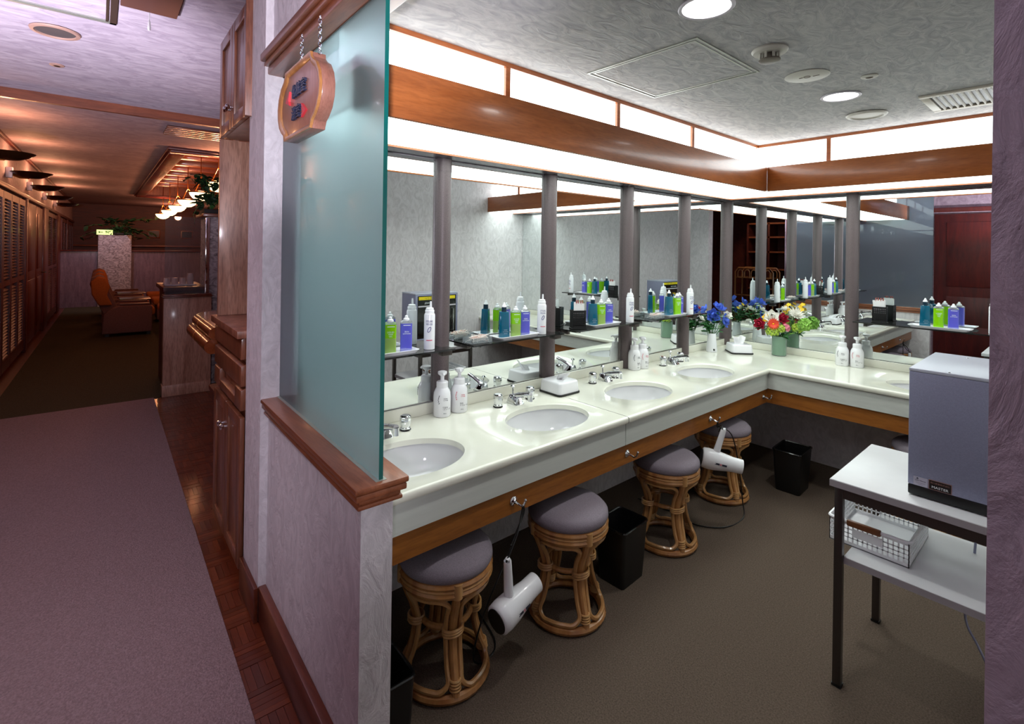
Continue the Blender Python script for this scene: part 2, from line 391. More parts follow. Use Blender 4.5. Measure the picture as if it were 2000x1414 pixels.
# parquet fingers of the hall, near ones one by one
def parquet():
    near = []; far = B(Kp); mats = ['parquet', 'parquet_dark', 'parquet_light']
    base = {}
    for hz in (0, 1):
        for k, mname in enumerate(mats):
            m = B().box(-0.0585, 0.0585, -0.0113, 0.0113, -0.004, 0.0)
            base[(hz, k)] = m
    rnd = random.Random(3); proto = {}
    T = 0.12; u = 1.26; iu = 0
    while u < 6.0:
        v = 0.385; iv = 0; vmax = 0.535 if u < 2.1 else (0.50 if u < 3.2 else 0.98)
        while v < vmax:
            h = (iu+iv) % 2
            for k in range(5):
                mi = rnd.choice((0, 0, 0, 1, 1, 2)); dz = rnd.uniform(-0.0006, 0.0006)
                cu, cv = (u+T/2, v+T*(k+.5)/5) if h else (u+T*(k+.5)/5, v+T/2)
                if u < 3.2:
                    if mi not in proto:
                        o = B().box(-0.0585, 0.0585, -0.0113, 0.0113, -0.004, 0.0).build('parquet_block', mats[mi], floor, smooth=0); proto[mi] = o
                    else: o = share(proto[mi], 'parquet_block', floor)
                    o.location = Kp((cu, cv, dz)); o.rotation_euler = (0, 0, KR+(0 if h else pi/2))
                else:
                    a, b = (T/2-.0015, T/10-.0007) if h else (T/10-.0007, T/2-.0015)
                    far.box(cu-a, cu+a, cv-b, cv+b, -0.004, dz, mi)
            v += T; iv += 1
        u += T; iu += 1
    far.build('parquet_blocks', mats, floor, smooth=0, kind='stuff')
parquet()
wl = struct(B().box(-2.25, -2.0, 0.72, 4.3, 0, 2.8).build('wall_left', 'wallpaper'))
struct(B().box(-2.0, 0.8, 4.06, 4.3, 0, 2.8).build('wall_back', 'wallpaper'))
struct(B().box(0.504, 0.8, 0.70, 4.06, 0, 2.8).build('wall_right', 'wallpaper'))
struct(B().box(-0.057, 0.8, 0.57, 0.70, 0, 2.8).build('wall_entrance', 'wallpaper'))
struct(B(Kp).box(2.2, 2.46, 0.505, 0.76, 0, 2.8).build('wall_pillar', 'wallpaper'))
struct(B(Kp).box(1.265, 2.2, 0.535, 0.625, 0, 0.845).build('wall_partition', 'wallpaper'))
struct(B(Kp).box(-0.9, 2.2, 0.535, 0.64, 2.262, 2.8).build('wall_header', 'wallpaper'))
struct(B().box(-2.05, 0.55, 0.62, 4.07, 2.25, 2.32).build('ceiling', 'ceiling_paper'))
# molded wooden cap of the half wall, beam over the glass
cap = B(Kp)
for z0, z1, d in ((0.870, 0.886, 0.030), (0.850, 0.868, 0.026), (0.836, 0.850, 0.014), (0.824, 0.836, 0.018)):
    cap.box(1.265-d-0.005, 2.2, 0.535-d, 0.625+d, z0, z1)
cap = struct(cap.build('trim_1', 'cap_wood', bevel=0.004))
B(Kp).box(1.245, 2.2, 0.566, 0.597, 0.8855, 0.8875).build('glazing_channel', 'hatch_metal', cap)
bm_ = B(Kp)
for z0, z1, d in ((2.185, 2.215, 0.0), (2.215, 2.235, 0.012), (2.235, 2.265, 0.026)):
    bm_.box(-0.3, 2.215, 0.515-d, 0.655, z0, z1)
beam = struct(bm_.build('trim_2', 'cap_wood', bevel=0.005))
B(Kp).box(1.24, 2.2, 0.572, 0.592, 2.183, 2.187).build('glazing_channel', 'hatch_dark', beam)
struct(B(Kp).box(1.262, 2.2, 0.506, 0.5345, 0.0, 0.138).build('baseboard_partition', 'baseboard_wood', bevel=0.003))
struct(B(Kp).box(2.19, 2.46, 0.488, 0.5045, 0.0, 0.138).build('baseboard_pillar', 'baseboard_wood', bevel=0.003))
# frosted glass above the half wall
g = B(Kp)
g.hexa([(1.25, 0.576, .888), (2.2, 0.576, .888), (2.2, 0.588, .888), (1.25, 0.588, .888), (1.25, 0.576, 2.184), (2.2, 0.576, 2.184), (2.2, 0.588, 2.184), (1.25, 0.588, 2.184)])
g.m = [0, 0, 0, 0, 0, 1]
tag(g.build('glass_partition', ['frosted_glass', 'glass_edge_teal'], smooth=0), 'tall frosted greenish glass panel standing on the half wall', 'glass panel')

# ---------------------------------------------------------------- corridor shell
struct(B(Kp).prism([(-3.2, -1.3), (5.72, -1.3), (5.72, 1.25), (2.46, 1.25), (2.2, 0.535), (-3.2, 0.535)], 2.74, 2.85).build('ceiling', 'ceiling_lavender'))
struct(B(Kp).box(5.72, 5.76, -1.3, 4.3, 2.66, 2.85).build('trim_3', 'fascia_wood'))
cf = B(Kp)
for u0, u1, v0, v1 in ((5.76, 7.5, -1.3, 4.3), (7.5, 15.2, -1.3, 0.73), (15.2, 20.2, -1.3, 4.3), (7.5, 15.2, 2.6, 4.3)):
    cf.box(u0, u1, v0, v1, 2.685, 2.85)
struct(cf.build('ceiling', 'ceiling_warm'))
tray = struct(B(Kp).box(7.4, 15.3, 0.63, 2.7, 3.0, 3.08).build('ceiling', 'oak_red'))
for a in ((7.5, 7.54, .73, 2.6), (15.16, 15.2, .73, 2.6), (7.54, 15.16, .73, .77), (7.54, 15.16, 2.56, 2.6)):
    B(Kp).box(a[0], a[1], a[2], a[3], 2.685, 3.0).build('tray_side', 'oak_red', tray)
for a in ((7.40, 7.62, .63, 2.7), (15.06, 15.3, .63, 2.7), (7.62, 15.06, .63, .85), (7.62, 15.06, 2.5, 2.7)):
    m = B(Kp).box(a[0], a[1], a[2], a[3], 2.655, 2.684); w = .05
    m.box(a[0]+.03, a[1]-.03, a[2]+.03, a[3]-.03, 2.63, 2.656)
    m.build('tray_molding', 'door_red', tray, bevel=0.006)
for k in range(9):
    u = 7.95+0.8*k
    B(Kp).box(u, u+0.16, .77, 2.56, 2.86, 3.0).build('tray_beam', 'fascia_wood', tray, bevel=0.01)
struct(B(Lp).box(0.5, 20.2, -0.12, 0, 0, 2.8).build('wall_corridor', 'ceiling_warm'))
struct(B(Lp).box(0.5, 20.2, 0.0, 0.05, 2.09, 2.15).build('trim_4', 'door_red', bevel=0.012))
struct(B(Lp).box(5.76, 20.2, 0.0, 0.035, 2.64, 2.685).build('trim_5', 'door_red', bevel=0.008))
struct(B(Kp).box(2.46, 6.1, 1.15, 1.25, 0, 2.8).build('wall_reception', 'oak_red'))
struct(B(Kp).box(20.0, 20.2, -1.2, 4.3, 0, 2.8).build('wall_lounge', 'dark_red'))
struct(B(Kp).box(5.9, 20.2, 4.2, 4.3, 0, 2.8).build('wall_lounge', 'dark_red'))
struct(B().box(-0.9, 3.2, -3.2, -3.05, 0, 2.8).build('wall_rear', 'dark_red'))
struct(B().box(-1.0, -0.9, -3.2, -1.06, 0, 2.8).build('wall_rear', 'dark_red'))
struct(B().box(3.0, 3.2, -3.2, 0.7, 0, 2.8).build('wall_rear', 'dark_red'))
struct(B().box(-0.9, 3.2, -3.2, -1.25, 2.74, 2.85).build('ceiling', 'ceiling_lavender'))
struct(B().box(0.55, 3.2, -1.25, 0.57, 2.74, 2.85).build('ceiling', 'ceiling_lavender'))
struct(B().box(0.8, 3.2, 0.57, 0.7, 0, 2.8).build('wall_entrance', 'wallpaper'))
# low partition between corridor and lounge with its stone column
lp = struct(B(Kp).box(15.5, 15.6, vl(15.5), 2.6, 0, 1.30).build('wall_low', 'panel_purple'))
B(Kp).box(15.46, 15.64, vl(15.5), 2.6, 1.30, 1.335).build('cap_rail', 'door_red', lp, bevel=0.006)
B(Kp).box(15.48, 15.5, vl(15.5), 2.6, 0.0, 0.12).build('baseboard', 'panel_purple', lp)
struct(B(Kp).box(15.36, 15.74, -0.03, 0.60, 0, 1.70).build('wall_column', 'stone_rough', bevel=0.012))
# carpets of the hall
tag(B(Kp).prism([(-2.4, -0.72), (6.0, -0.72), (6.0, 0.424), (1.7, 0.395), (-2.4, 0.368)], 0, 0.010).build('carpet_runner', 'carpet_runner', bevel=0.003), 'pale mauve carpet runner along the corridor floor', 'carpet')
tag(B(Kp).prism([(6.0, -0.74), (15.45, -0.60), (15.45, 4.1), (7.2, 4.1), (7.2, 0.95), (6.0, 0.47)], 0, 0.007).build('lounge_carpet', 'carpet_far'), 'dark olive carpet under the armchairs beyond the pale runner', 'carpet')
# ---------------------------------------------------------------- doors along the corridor's left wall
dn = [0]
def door_root():
    dn[0] += 1; o = bpy.data.objects.new('door_%d' % dn[0], None); COL.objects.link(o); o['kind'] = 'structure'; return o
def louver(u0, u1, n):
    r = door_root(); w = (u1-u0)/n
    for i in range(n):
        a, b = u0+i*w+.01, u0+(i+1)*w-.01; fr = B(Lp)
        fr.box(a, a+.06, .002, .04, .05, 2.06); fr.box(b-.06, b, .002, .04, .05, 2.06)
        for z0, z1 in ((.05, .18), (1.00, 1.06), (1.98, 2.06)): fr.box(a+.06, b-.06, .002, .04, z0, z1)
        fr.box(a+.06, b-.06, .002, .006, .18, 1.98)
        fr.build('louver_frame', 'door_red', r)
        sl = B(Lp); z = .20
        while z < 1.97:
            if not (.97 < z < 1.07): sl.hexa([(a+.06, .008, z), (b-.06, .008, z), (b-.06, .032, z-.018), (a+.06, .032, z-.018), (a+.06, .008, z+.007), (b-.06, .008, z+.007), (b-.06, .032, z-.011), (a+.06, .032, z-.011)])
            z += .036
        o = sl.build('louver_slats', 'door_red', r, smooth=0); o['kind'] = 'stuff'
def panel_door(u0, u1, handle=False):
    r = door_root()
    B(Lp).box(u0+.01, u1-.01, .002, .03, .04, 2.06).build('door_leaf', 'door_red', r, bevel=.004)
    for z0, z1 in ((.18, .95), (1.08, 1.95)):
        B(Lp).box(u0+.14, u1-.14, .03, .04, z0, z1).build('door_panel', 'door_red', r, bevel=.006)
    if handle:
        h = B(Lp); h.tube([(u1-.10, .03, 1.0), (u1-.10, .09, 1.0), (u1-.24, .095, 1.0)], .011, 8); h.build('door_handle', 'bronze_dark', r)
def jamb(u0, u1): B(Lp).box(u0, u1, 0.002, .055, 0, 2.09).build('door_jamb', 'door_red', bpy.data.objects['wall_corridor'], bevel=.004)
for k in range(7): panel_door(0.52+k*0.95, 0.52+(k+1)*0.95-.02)
louver(7.2, 9.5, 4); jamb(9.52, 9.66); panel_door(9.7, 10.8); panel_door(10.82, 11.7, True); jamb(11.72, 12.4)
louver(12.42, 14.4, 2); jamb(14.42, 14.9); panel_door(14.92, 15.4); louver(15.7, 17.2, 2); jamb(17.22, 17.4); louver(17.5, 19.6, 3)

# ================================================================ VANITY: mirrors, posts, counter
PY = (1.291, 1.990, 2.697, 3.394)
mb_def = [('x', 0.68, PY[0]-.036), ('x', PY[0]+.036, PY[1]-.036), ('x', PY[1]+.036, PY[2]-.036), ('x', PY[2]+.036, PY[3]-.036), ('x', PY[3]+.036, 4.044)]
mlab = ['wall mirror behind the frosted glass, left of the first grey post', 'wall mirror between the first and second grey posts', 'wall mirror between the second and third grey posts',
        'wall mirror between the third and fourth grey posts', 'narrow wall mirror between the fourth post and the room corner', 'wall mirror on the back wall above the flower bouquets', 'wall mirror on the back wall above the grey machine']
for i, (a, y0, y1) in enumerate(mb_def):
    m = B().box(-1.999, -1.985, y0, y1, .802, 1.905); m.m = [1, 1, 1, 0, 1, 1]
    tag(m.build('wall_mirror', ['mirror_glass', 'mirror_edge'], smooth=0), mlab[i], 'mirror', 'mirrors above the counter')
for i, (x0, x1) in enumerate(((-1.984, -1.134), (-1.060, 0.50))):
    m = B().box(x0, x1, 4.045, 4.059, .802, 1.905); m.m = [1, 1, 0, 1, 1, 1]
    tag(m.build('wall_mirror', ['mirror_glass', 'mirror_edge'], smooth=0), mlab[5+i], 'mirror', 'mirrors above the counter')
def post(x, y, ax, label):
    t = thing('mirror_post', label, 'post', (x, y, 0.751), 0, 'round posts in front of the mirrors')
    lim = {'x': ((-.0195, 9), (-9, 9)), 'y': ((-9, 9), (-9, .0225)), 'c': ((-.0195, 9), (-9, .0195))}[ax]   # the back is cut flat against the wall
    for nm, r, z0, z1 in (('post_shaft', .0375, 0, 1.10), ('post_collar', .0385, 1.10, 1.158)):
        po = []
        for i in range(64):
            q = (min(max(r*cos(2*pi*i/64), lim[0][0]), lim[0][1]), min(max(r*sin(2*pi*i/64), lim[1][0]), lim[1][1]))
            if not po or (q[0]-po[-1][0])**2+(q[1]-po[-1][1])**2 > 1e-7: po.append(q)
        B().prism(po, z0, z1).build(nm, 'post_metal', t)
    return t
ord_ = ['round grey metal post behind the soap bottles nearest the glass panel', 'round grey metal post behind the first tissue box', 'round grey metal post behind the middle pair of soap bottles', 'round grey metal post left of the blue roses']
for y, l in zip(PY, ord_): post(-1.978, y, 'x', l)
post(-1.978, 4.038, 'c', 'grey metal post in the corner where the two mirrors meet')
post(-1.097, 4.036, 'y', 'round grey metal post on the back wall behind soap bottles')

# ---- counter
ct = thing('vanity_counter', 'long L-shaped cream marble counter with white band and wooden apron', 'counter')
XF, YF, ZT = -1.375, 3.41, 0.75
def cell(m, x0, x1, y0, y1, hole=None, mi=0):
    if not hole:
        m.quad((x0, y0, ZT), (x1, y0, ZT), (x1, y1, ZT), (x0, y1, ZT), mi); return
    cx, cy, a, b = hole
    angs = [2*pi*i/72 for i in range(72)]
    for px, py in ((x0, y0), (x1, y0), (x1, y1), (x0, y1)): angs.append(atan2(py-cy, px-cx) % (2*pi))
    angs = sorted(angs); n = len(angs); outer = []; r1 = []; r2 = []; r3 = []
    for t in angs:
        c, s = cos(t), sin(t)
        k = min((x1-cx)/c if c > 1e-9 else 1e9, (x0-cx)/c if c < -1e-9 else 1e9, (y1-cy)/s if s > 1e-9 else 1e9, (y0-cy)/s if s < -1e-9 else 1e9)
        outer.append((cx+c*k, cy+s*k, ZT))
        e = 1/sqrt((c/a)**2+(s/b)**2)
        r1.append((cx+c*(e+.012), cy+s*(e+.012), ZT)); r2.append((cx+c*(e+.003), cy+s*(e+.003), ZT-.004)); r3.append((cx+c*e, cy+s*e, ZT-.024))
    vs = outer+r1+r2+r3; fs = []
    for q in range(3):
        for i in range(n): fs.append((q*n+i, q*n+(i+1) % n, (q+1)*n+(i+1) % n, (q+1)*n+i))
    m._add(vs, fs, mi)
SB, SA = 0.155, 0.21                      # basin half width across / along the counter
SINK = (0.93, 1.63, 2.32, 3.03)
def edge(m, pts, dirs, mi=0):             # bull-nosed front edge swept along points, dirs = outward
    prof = [(-.012, 0), (-.005, -.0015), (-.0015, -.005), (0, -.012), (0, -.022), (-.003, -.028), (-.010, -.031), (-.05, -.031)]
    vs = []; k = len(prof)
    for p, d in zip(pts, dirs):
        for o, z in prof: vs.append((p[0]+d[0]*o, p[1]+d[1]*o, ZT+z))
    m._add(vs, [(i*k+j, i*k+j+1, (i+1)*k+j+1, (i+1)*k+j) for i in range(len(pts)-1) for j in range(k-1)], mi)
X0 = -1.972; XI = XF-.012; YI = YF+.012
m = B(); cell(m, X0, XI, .695, 1.28, (-1.615, .93, SB, SA)); cell(m, X0, XI, 1.28, 1.905, (-1.615, 1.63, SB, SA)); edge(m, [(XF, .695), (XF, 1.905)], [(1, 0)]*2)
m.build('counter_slab', 'marble', ct, recalc=False)
m = B(); cell(m, X0, XI, 1.908, 2.68, (-1.615, 2.32, SB, SA)); cell(m, X0, XI, 2.68, YI, (-1.615, 3.03, SB, SA)); edge(m, [(XF, 1.908), (XF, YF)], [(1, 0), (1, -1)])
m._add([(X0, YI, ZT), (XI, YI, ZT), (X0, 4.032, ZT)], [(0, 1, 2)]); m.build('counter_slab', 'marble', ct, recalc=False)
m = B(); m._add([(XI, YI, ZT), (XI, 4.032, ZT), (X0, 4.032, ZT)], [(0, 1, 2)]); cell(m, XI, -.95, YI, 4.032); cell(m, -.95, -.25, YI, 4.032, (-.60, 3.68, SA, SB)); cell(m, -.25, .50, YI, 4.032)
edge(m, [(XF, YF), (.50, YF)], [(1, -1), (0, -1)]); m.build('counter_slab', 'marble', ct, recalc=False)
for y0, y1 in ((.695, 1.904), (1.909, 3.425)): B().box(-1.42, -1.392, y0, y1, .618, .722).build('white_band', 'band_laminate', ct)
B().box(-1.392, .50, 3.428, 3.456, .618, .722).build('white_band', 'band_laminate', ct)
B().box(-1.43, -1.405, .695, 3.44, .523, .618).build('apron', 'apron_wood', ct)
B().box(-1.405, .50, 3.442, 3.466, .523, .618).build('apron', 'apron_wood_x', ct)
edges_ = [.695]+[q for y in PY for q in (y-.037, y+.037)]+[3.999]
for i in range(0, len(edges_), 2): B().box(-1.984, -1.968, edges_[i], edges_[i+1], .7505, .80).build('backsplash', 'marble', ct, bevel=.002)
for x0, x1 in ((-1.940, -1.136), (-1.058, .50)): B().box(x0, x1, 4.028, 4.044, .7505, .80).build('backsplash', 'marble', ct, bevel=.002)
B().box(-1.99, -1.60, .70, .74, 0.0, .62).build('support_panel', 'apron_wood', ct)
def basin(cx, cy, a, b, label):
    m = B(); n = 56; prof = [(1.0, -.0245), (.985, -.05), (.93, -.09), (.80, -.125), (.55, -.145), (.25, -.152), (.09, -.155)]
    vs = []; fs = []
    for k, z in prof:
        for i in range(n): vs.append((a*k*1.03*cos(2*pi*i/n), b*k*1.03*sin(2*pi*i/n), z))
    for j in range(len(prof)-1):
        for i in range(n): fs.append((j*n+i, j*n+(i+1) % n, (j+1)*n+(i+1) % n, (j+1)*n+i))
    fs.append(tuple(range((len(prof)-1)*n, len(prof)*n)))
    m._add(vs, fs)
    t = thing('sink_basin', label, 'sink', (cx, cy, ZT), 0, 'oval sink basins in the marble counter')
    m.build('bowl', 'basin_white', t, recalc=False)
    B().cyl(.022, -.156, -.152, 20).build('drain', 'chrome', t)
    return t
for y, l in zip(SINK, ('oval white sink half hidden behind the frosted glass', 'oval white sink second from the glass panel', 'oval white sink third from the glass panel', 'oval white sink nearest the corner on the left run')): basin(-1.615, y, SB, SA, l)
basin(-.60, 3.68, SA, SB, 'oval white sink on the back run, cut off by the grey machine')
def faucet(loc, rz, label):
    t = thing('faucet', label, 'faucet', loc, rz, 'chrome faucets behind the sinks')     # local +x points over the basin
    m = B(); m.hexa([(-.03, -.028, 0), (.045, -.028, 0), (.045, .028, 0), (-.03, .028, 0), (-.02, -.018, .042), (.012, -.018, .042), (.012, .018, .042), (-.02, .018, .042)]); m.build('spout_base', 'chrome', t, bevel=.004)
    m = B(); m.tube([(0, 0, .03), (.03, 0, .044), (.075, 0, .056), (.115, 0, .064)], [.014, .014, .012, .012], 12); m.cyl(.0125, .034, .064, 14, (.112, 0, 0)); m.build('spout', 'chrome', t)
    m = B(); m.tube([(-.012, 0, .04), (-.014, 0, .075)], .0035, 8); m.lathe([(.004, .070), (.011, .074), (.012, .080), (.006, .085)], 14, (-.014, 0, 0)); m.build('drain_lever', 'chrome', t)
    for s in (-1, 1):
        h = B().lathe([(.021, .006), (.021, .012), (.0185, .014), (.019, .020), (.0225, .028), (.0235, .05), (.022, .058), (.016, .062)], 10, (0, s*.104, 0)).build('handle', 'chrome', t)
        B().lathe([(.022, 0), (.024, .003), (.022, .0065)], 20, (0, s*.104, 0)).build('handle_base', 'black_gloss', h)
    return t
for y, l in zip(SINK, ('chrome faucet partly behind the frosted glass', 'chrome faucet left of the first tissue box', 'chrome faucet left of the middle pair of soap bottles', 'chrome faucet under the fourth grey post')): faucet((-1.856, y+.010, ZT), 0, l)
faucet((-.60, 3.925, ZT), -pi/2, 'chrome faucet on the back run behind the grey machine')

# ---------------------------------------------------------------- luminous cornices over the counters
def panels(t, lo, hi, n, fn, name, mat):
    for i in range(n):
        a = lo+(hi-lo)*i/n; b = lo+(hi-lo)*(i+1)/n; fn(a+.001, b-.001).build(name, mat, t, smooth=0)
c1 = thing('light_cornice', 'luminous wooden light cornice along the left mirror wall', 'light fixture', group='light cornices over the counters')
B().box(-1.47, -1.45, .645, 3.51, 1.911, 2.072).build('valance_board', 'beech', c1, bevel=.001)
B().box(-1.58, -1.47, .645, 3.61, 2.062, 2.070).build('top_board', 'beech', c1)
js = [.645, 1.575, 2.55, 3.51]
for a, b in zip(js[:-1], js[1:]): B().box(-1.876, -1.471, a+.001, b-.001, 1.917, 1.922).build('light_panel', 'panel_light', c1, smooth=0)
m = B(); m.hexa([(-1.876, 3.511, 1.917), (-1.471, 3.511, 1.917), (-1.471, 3.529, 1.917), (-1.876, 3.889, 1.917), (-1.876, 3.511, 1.922), (-1.471, 3.511, 1.922), (-1.471, 3.529, 1.922), (-1.876, 3.889, 1.922)]); m.build('light_panel', 'panel_light', c1, smooth=0)
B().box(-1.888, -1.876, .645, 3.89, 1.909, 1.924).build('edge_trim', 'beech', c1)
B().box(-1.999, -1.888, .645, 4.045, 1.9095, 1.93).build('head_rail', 'headrail', c1)
ys = [.645, 1.322, 2.045, 2.757, 3.62]
for a, b in zip(ys[:-1], ys[1:]): B().box(-1.585, -1.575, a+.012 if a > 1 else a, b-.012 if b < 3.6 else b, 2.07, 2.232).build('light_pane', 'pane_light', c1, smooth=0)
for y in ys[1:-1]: B().box(-1.59, -1.562, y-.012, y+.012, 2.07, 2.232).build('mullion', 'beech', c1)
B().box(-1.59, -1.560, .645, 3.63, 2.232, 2.25).build('top_rail', 'beech', c1)
c2 = thing('light_cornice', 'luminous wooden light cornice along the back mirror wall', 'light fixture', group='light cornices over the counters')
B().box(-1.45, .50, 3.51, 3.53, 1.911, 2.072).build('valance_board', 'beech_x', c2, bevel=.001)
B().box(-1.47, .50, 3.53, 3.63, 2.062, 2.070).build('top_board', 'beech_x', c2)
m = B(); m.hexa([(-1.45, 3.531, 1.917), (-.78, 3.531, 1.917), (-.78, 3.889, 1.917), (-1.872, 3.889, 1.917), (-1.45, 3.531, 1.922), (-.78, 3.531, 1.922), (-.78, 3.889, 1.922), (-1.872, 3.889, 1.922)]); m.build('light_panel', 'panel_light', c2, smooth=0)
B().box(-.778, .50, 3.531, 3.889, 1.917, 1.922).build('light_panel', 'panel_light', c2, smooth=0)
B().box(-1.888, .50, 3.889, 3.901, 1.909, 1.924).build('edge_trim', 'beech_x', c2)
B().box(-1.888, .50, 3.901, 4.059, 1.9095, 1.93).build('head_rail', 'headrail', c2)
for a, b in ((-1.575, -1.134), (-1.110, .10), (.124, .50)): B().box(a, b, 3.635, 3.645, 2.07, 2.232).build('light_pane', 'pane_light', c2, smooth=0)
for x in (-1.122, .112): B().box(x-.012, x+.012, 3.622, 3.65, 2.07, 2.232).build('mullion', 'beech_x', c2)
B().box(-1.59, .50, 3.62, 3.65, 2.232, 2.25).build('top_rail', 'beech_x', c2)
# ================================================================ VANITY: things
# ---- rattan stools
def make_stool():
    t = thing('rattan_stool', '', 'stool', (0, 0, 0.001), 0, 'rattan stools under the counter')
    R = .147
    B().lathe([(.148, .398), (.160, .402), (.166, .414), (.164, .432), (.150, .447), (.110, .456), (.05, .460), (.001, .461)], 40).build('seat', 'stool_fabric', t, smooth=60)
    B().ring(.154, .0135, .390).build('seat_rim', 'rattan', t); B().ring(.154, .0135, .362).build('seat_rim', 'rattan', t); B().ring(.161, .005, .376).build('seat_rim', 'rattan_light', t)
    B().ring(R, .0155, .0165).build('base_ring', 'rattan', t); B().ring(.088, .0105, .215, 28).build('middle_ring', 'rattan', t)
    prof = [(.146, .355), (.136, .32), (.116, .27), (.104, .215), (.108, .16), (.124, .10), (.142, .05), (.147, .025)]
    leg = loop = b1 = b2 = b3 = None
    for k in range(4):
        a = pi/4+k*pi/2
        if leg is None:
            leg = B().tube(soft([(r, 0, z) for r, z in prof], 3), .0145, 10).build('leg', 'rattan', t)
            # closed loop between two legs
            pts = []
            def at(r, ang, z): return (r*cos(ang), r*sin(ang), z)
            side = [(.135, .315), (.114, .27), (.102, .215), (.107, .16), (.124, .10), (.140, .062)]
            d = .16
            s1 = [at(r, d*(1+.1*0)*(.12/r)*1.25, z) for r, z in side]
            s2 = [at(r, pi/2-d*(.12/r)*1.25, z) for r, z in side][::-1]
            top = [at(.150, a2, .340) for a2 in (.36, .6, pi/4, pi/2-.6, pi/2-.36)]
            bot = [at(.147, a2, .040) for a2 in (.36, .6, pi/4, pi/2-.6, pi/2-.36)]
            loop = B().tube(soft(s1+bot+s2+top[::-1], 3, True), .0088, 7, True).build('brace_loop', 'rattan_light', t)
            b1 = B().cyl(.0195, .352, .400, 12, (.152, 0, 0)).build('binding', 'rattan_light', t)
            m = B()
            for q in (-1, 0, 1): m.tube([(.104+.026*cos(w), .034*sin(w), .215+.009*q+.004*sin(w)) for w in [2*pi*i/16 for i in range(16)]], .0045, 6, True)
            b2 = m.build('binding', 'rattan_light', t)
            m = B()
            for q in range(4): m.ring(.0175, .0042, .045+.009*q, 14, 6, (.140-.0015*q, 0))
            b3 = m.build('binding', 'rattan_light', t)
            for o in (leg, loop, b1, b2, b3): o.rotation_euler = (0, 0, a)
        else:
            for o in (leg, loop, b1, b2, b3): share(o, o.name.split('.')[0], t, (0, 0, 0), (0, 0, a))
    return t
st = make_stool()
for i, (x, y, rz, l) in enumerate(((-1.51, 1.02, .45, 'rattan stool nearest the half wall, grey round cushion partly under the counter'), (-1.435, 1.575, .5, 'rattan stool second from the half wall, beside the hanging hair dryer'),
        (-1.455, 2.343, .35, 'rattan stool third from the half wall, right of the tall black bin'), (-1.515, 3.06, .3, 'rattan stool nearest the corner, behind the farther hair dryer'),
        (-.60, 3.60, .2, 'rattan stool under the back counter, mostly hidden behind the white table'))):
    o = st if i == 0 else dup(st, (0, 0, 0)); o.location = (x, y, .001); o.rotation_euler = (0, 0, rz); o['label'] = l

# ---- glass shelves
def shelf(name, pts, label, br):
    t = thing('glass_shelf', label, 'shelf', (0, 0, 0), 0, 'smoked glass shelves in front of the mirrors')
    B().prism(pts, 1.050, 1.058).build('shelf_pane', 'smoke_glass', t, smooth=0)
    for b in br: B().box(*b).build('shelf_bracket', 'steel_dark', t, bevel=.002)
    return t
def lshelf(y0, y1, pyy, label):
    pts = [(-1.984, y0), (-1.852, y0), (-1.852, y1), (-1.912, y1), (-1.912, pyy-.041), (-1.984, pyy-.041)]
    shelf('', pts, label, [(-1.984, -1.93, y0+.02, y0+.04, 1.028, 1.049), (-1.984, -1.86, y0+.045, y0+.051, 1.043, 1.049), (-1.912, -1.87, pyy-.06, pyy-.01, 1.026, 1.049)])
lshelf(.69, 1.285, PY[0], 'smoked glass shelf left of the first grey post')
lshelf(1.385, 1.985, PY[1], 'smoked glass shelf left of the second grey post, with cotton swabs')
lshelf(2.075, 2.672, PY[2], 'smoked glass shelf left of the third grey post, with a black basket')
lshelf(2.765, 3.50, PY[3], 'smoked glass shelf left of the fourth grey post')
shelf('', [(-1.048, 3.885), (-.30, 3.885), (-.30, 4.044), (-1.048, 4.044)], 'smoked glass shelf on the back wall above the soap bottles', [(-1.0, -.98, 3.93, 4.044, 1.026, 1.049), (-.36, -.34, 3.93, 4.044, 1.026, 1.049)])
# ---- trays
def tray_(x, y, w, d, rz, label):
    m = B(); po = rounded(-w/2, w/2, -d/2, d/2, .02, 4); pi_ = rounded(-w/2+.012, w/2-.012, -d/2+.012, d/2-.012, .014, 4); pb = rounded(-w/2+.018, w/2-.018, -d/2+.018, d/2-.018, .01, 4); n = len(po)
    vs = [(p[0]*.9, p[1]*.9, 0) for p in po]+[(p[0], p[1], .013) for p in po]+[(p[0], p[1], .013) for p in pi_]+[(p[0], p[1], .005) for p in pb]
    fs = [tuple(range(n))[::-1], tuple(range(3*n, 4*n))]+[(q*n+i, q*n+(i+1) % n, (q+1)*n+(i+1) % n, (q+1)*n+i) for q in range(3) for i in range(n)]
    m._add(vs, fs); o = m.build('cosmetics_tray', 'white_plastic', None, loc=(x, y, 1.0583), rotz=rz); tag(o, label, 'tray', 'white trays on the glass shelves')
tray_(-1.918, .985, .27, .105, pi/2, 'white tray under bottles beside the frosted glass edge')
tray_(-1.918, 1.69, .27, .105, pi/2, 'white tray holding three bottles beside the cotton swab box')
tray_(-1.918, 2.375, .27, .105, pi/2, 'white tray holding three bottles beside the black basket')
tray_(-1.915, 3.13, .25, .105, pi/2, 'white tray holding three bottles behind the fourth grey post')
tray_(-.615, 3.955, .30, .12, 0, 'white tray holding three bottles on the back wall shelf')
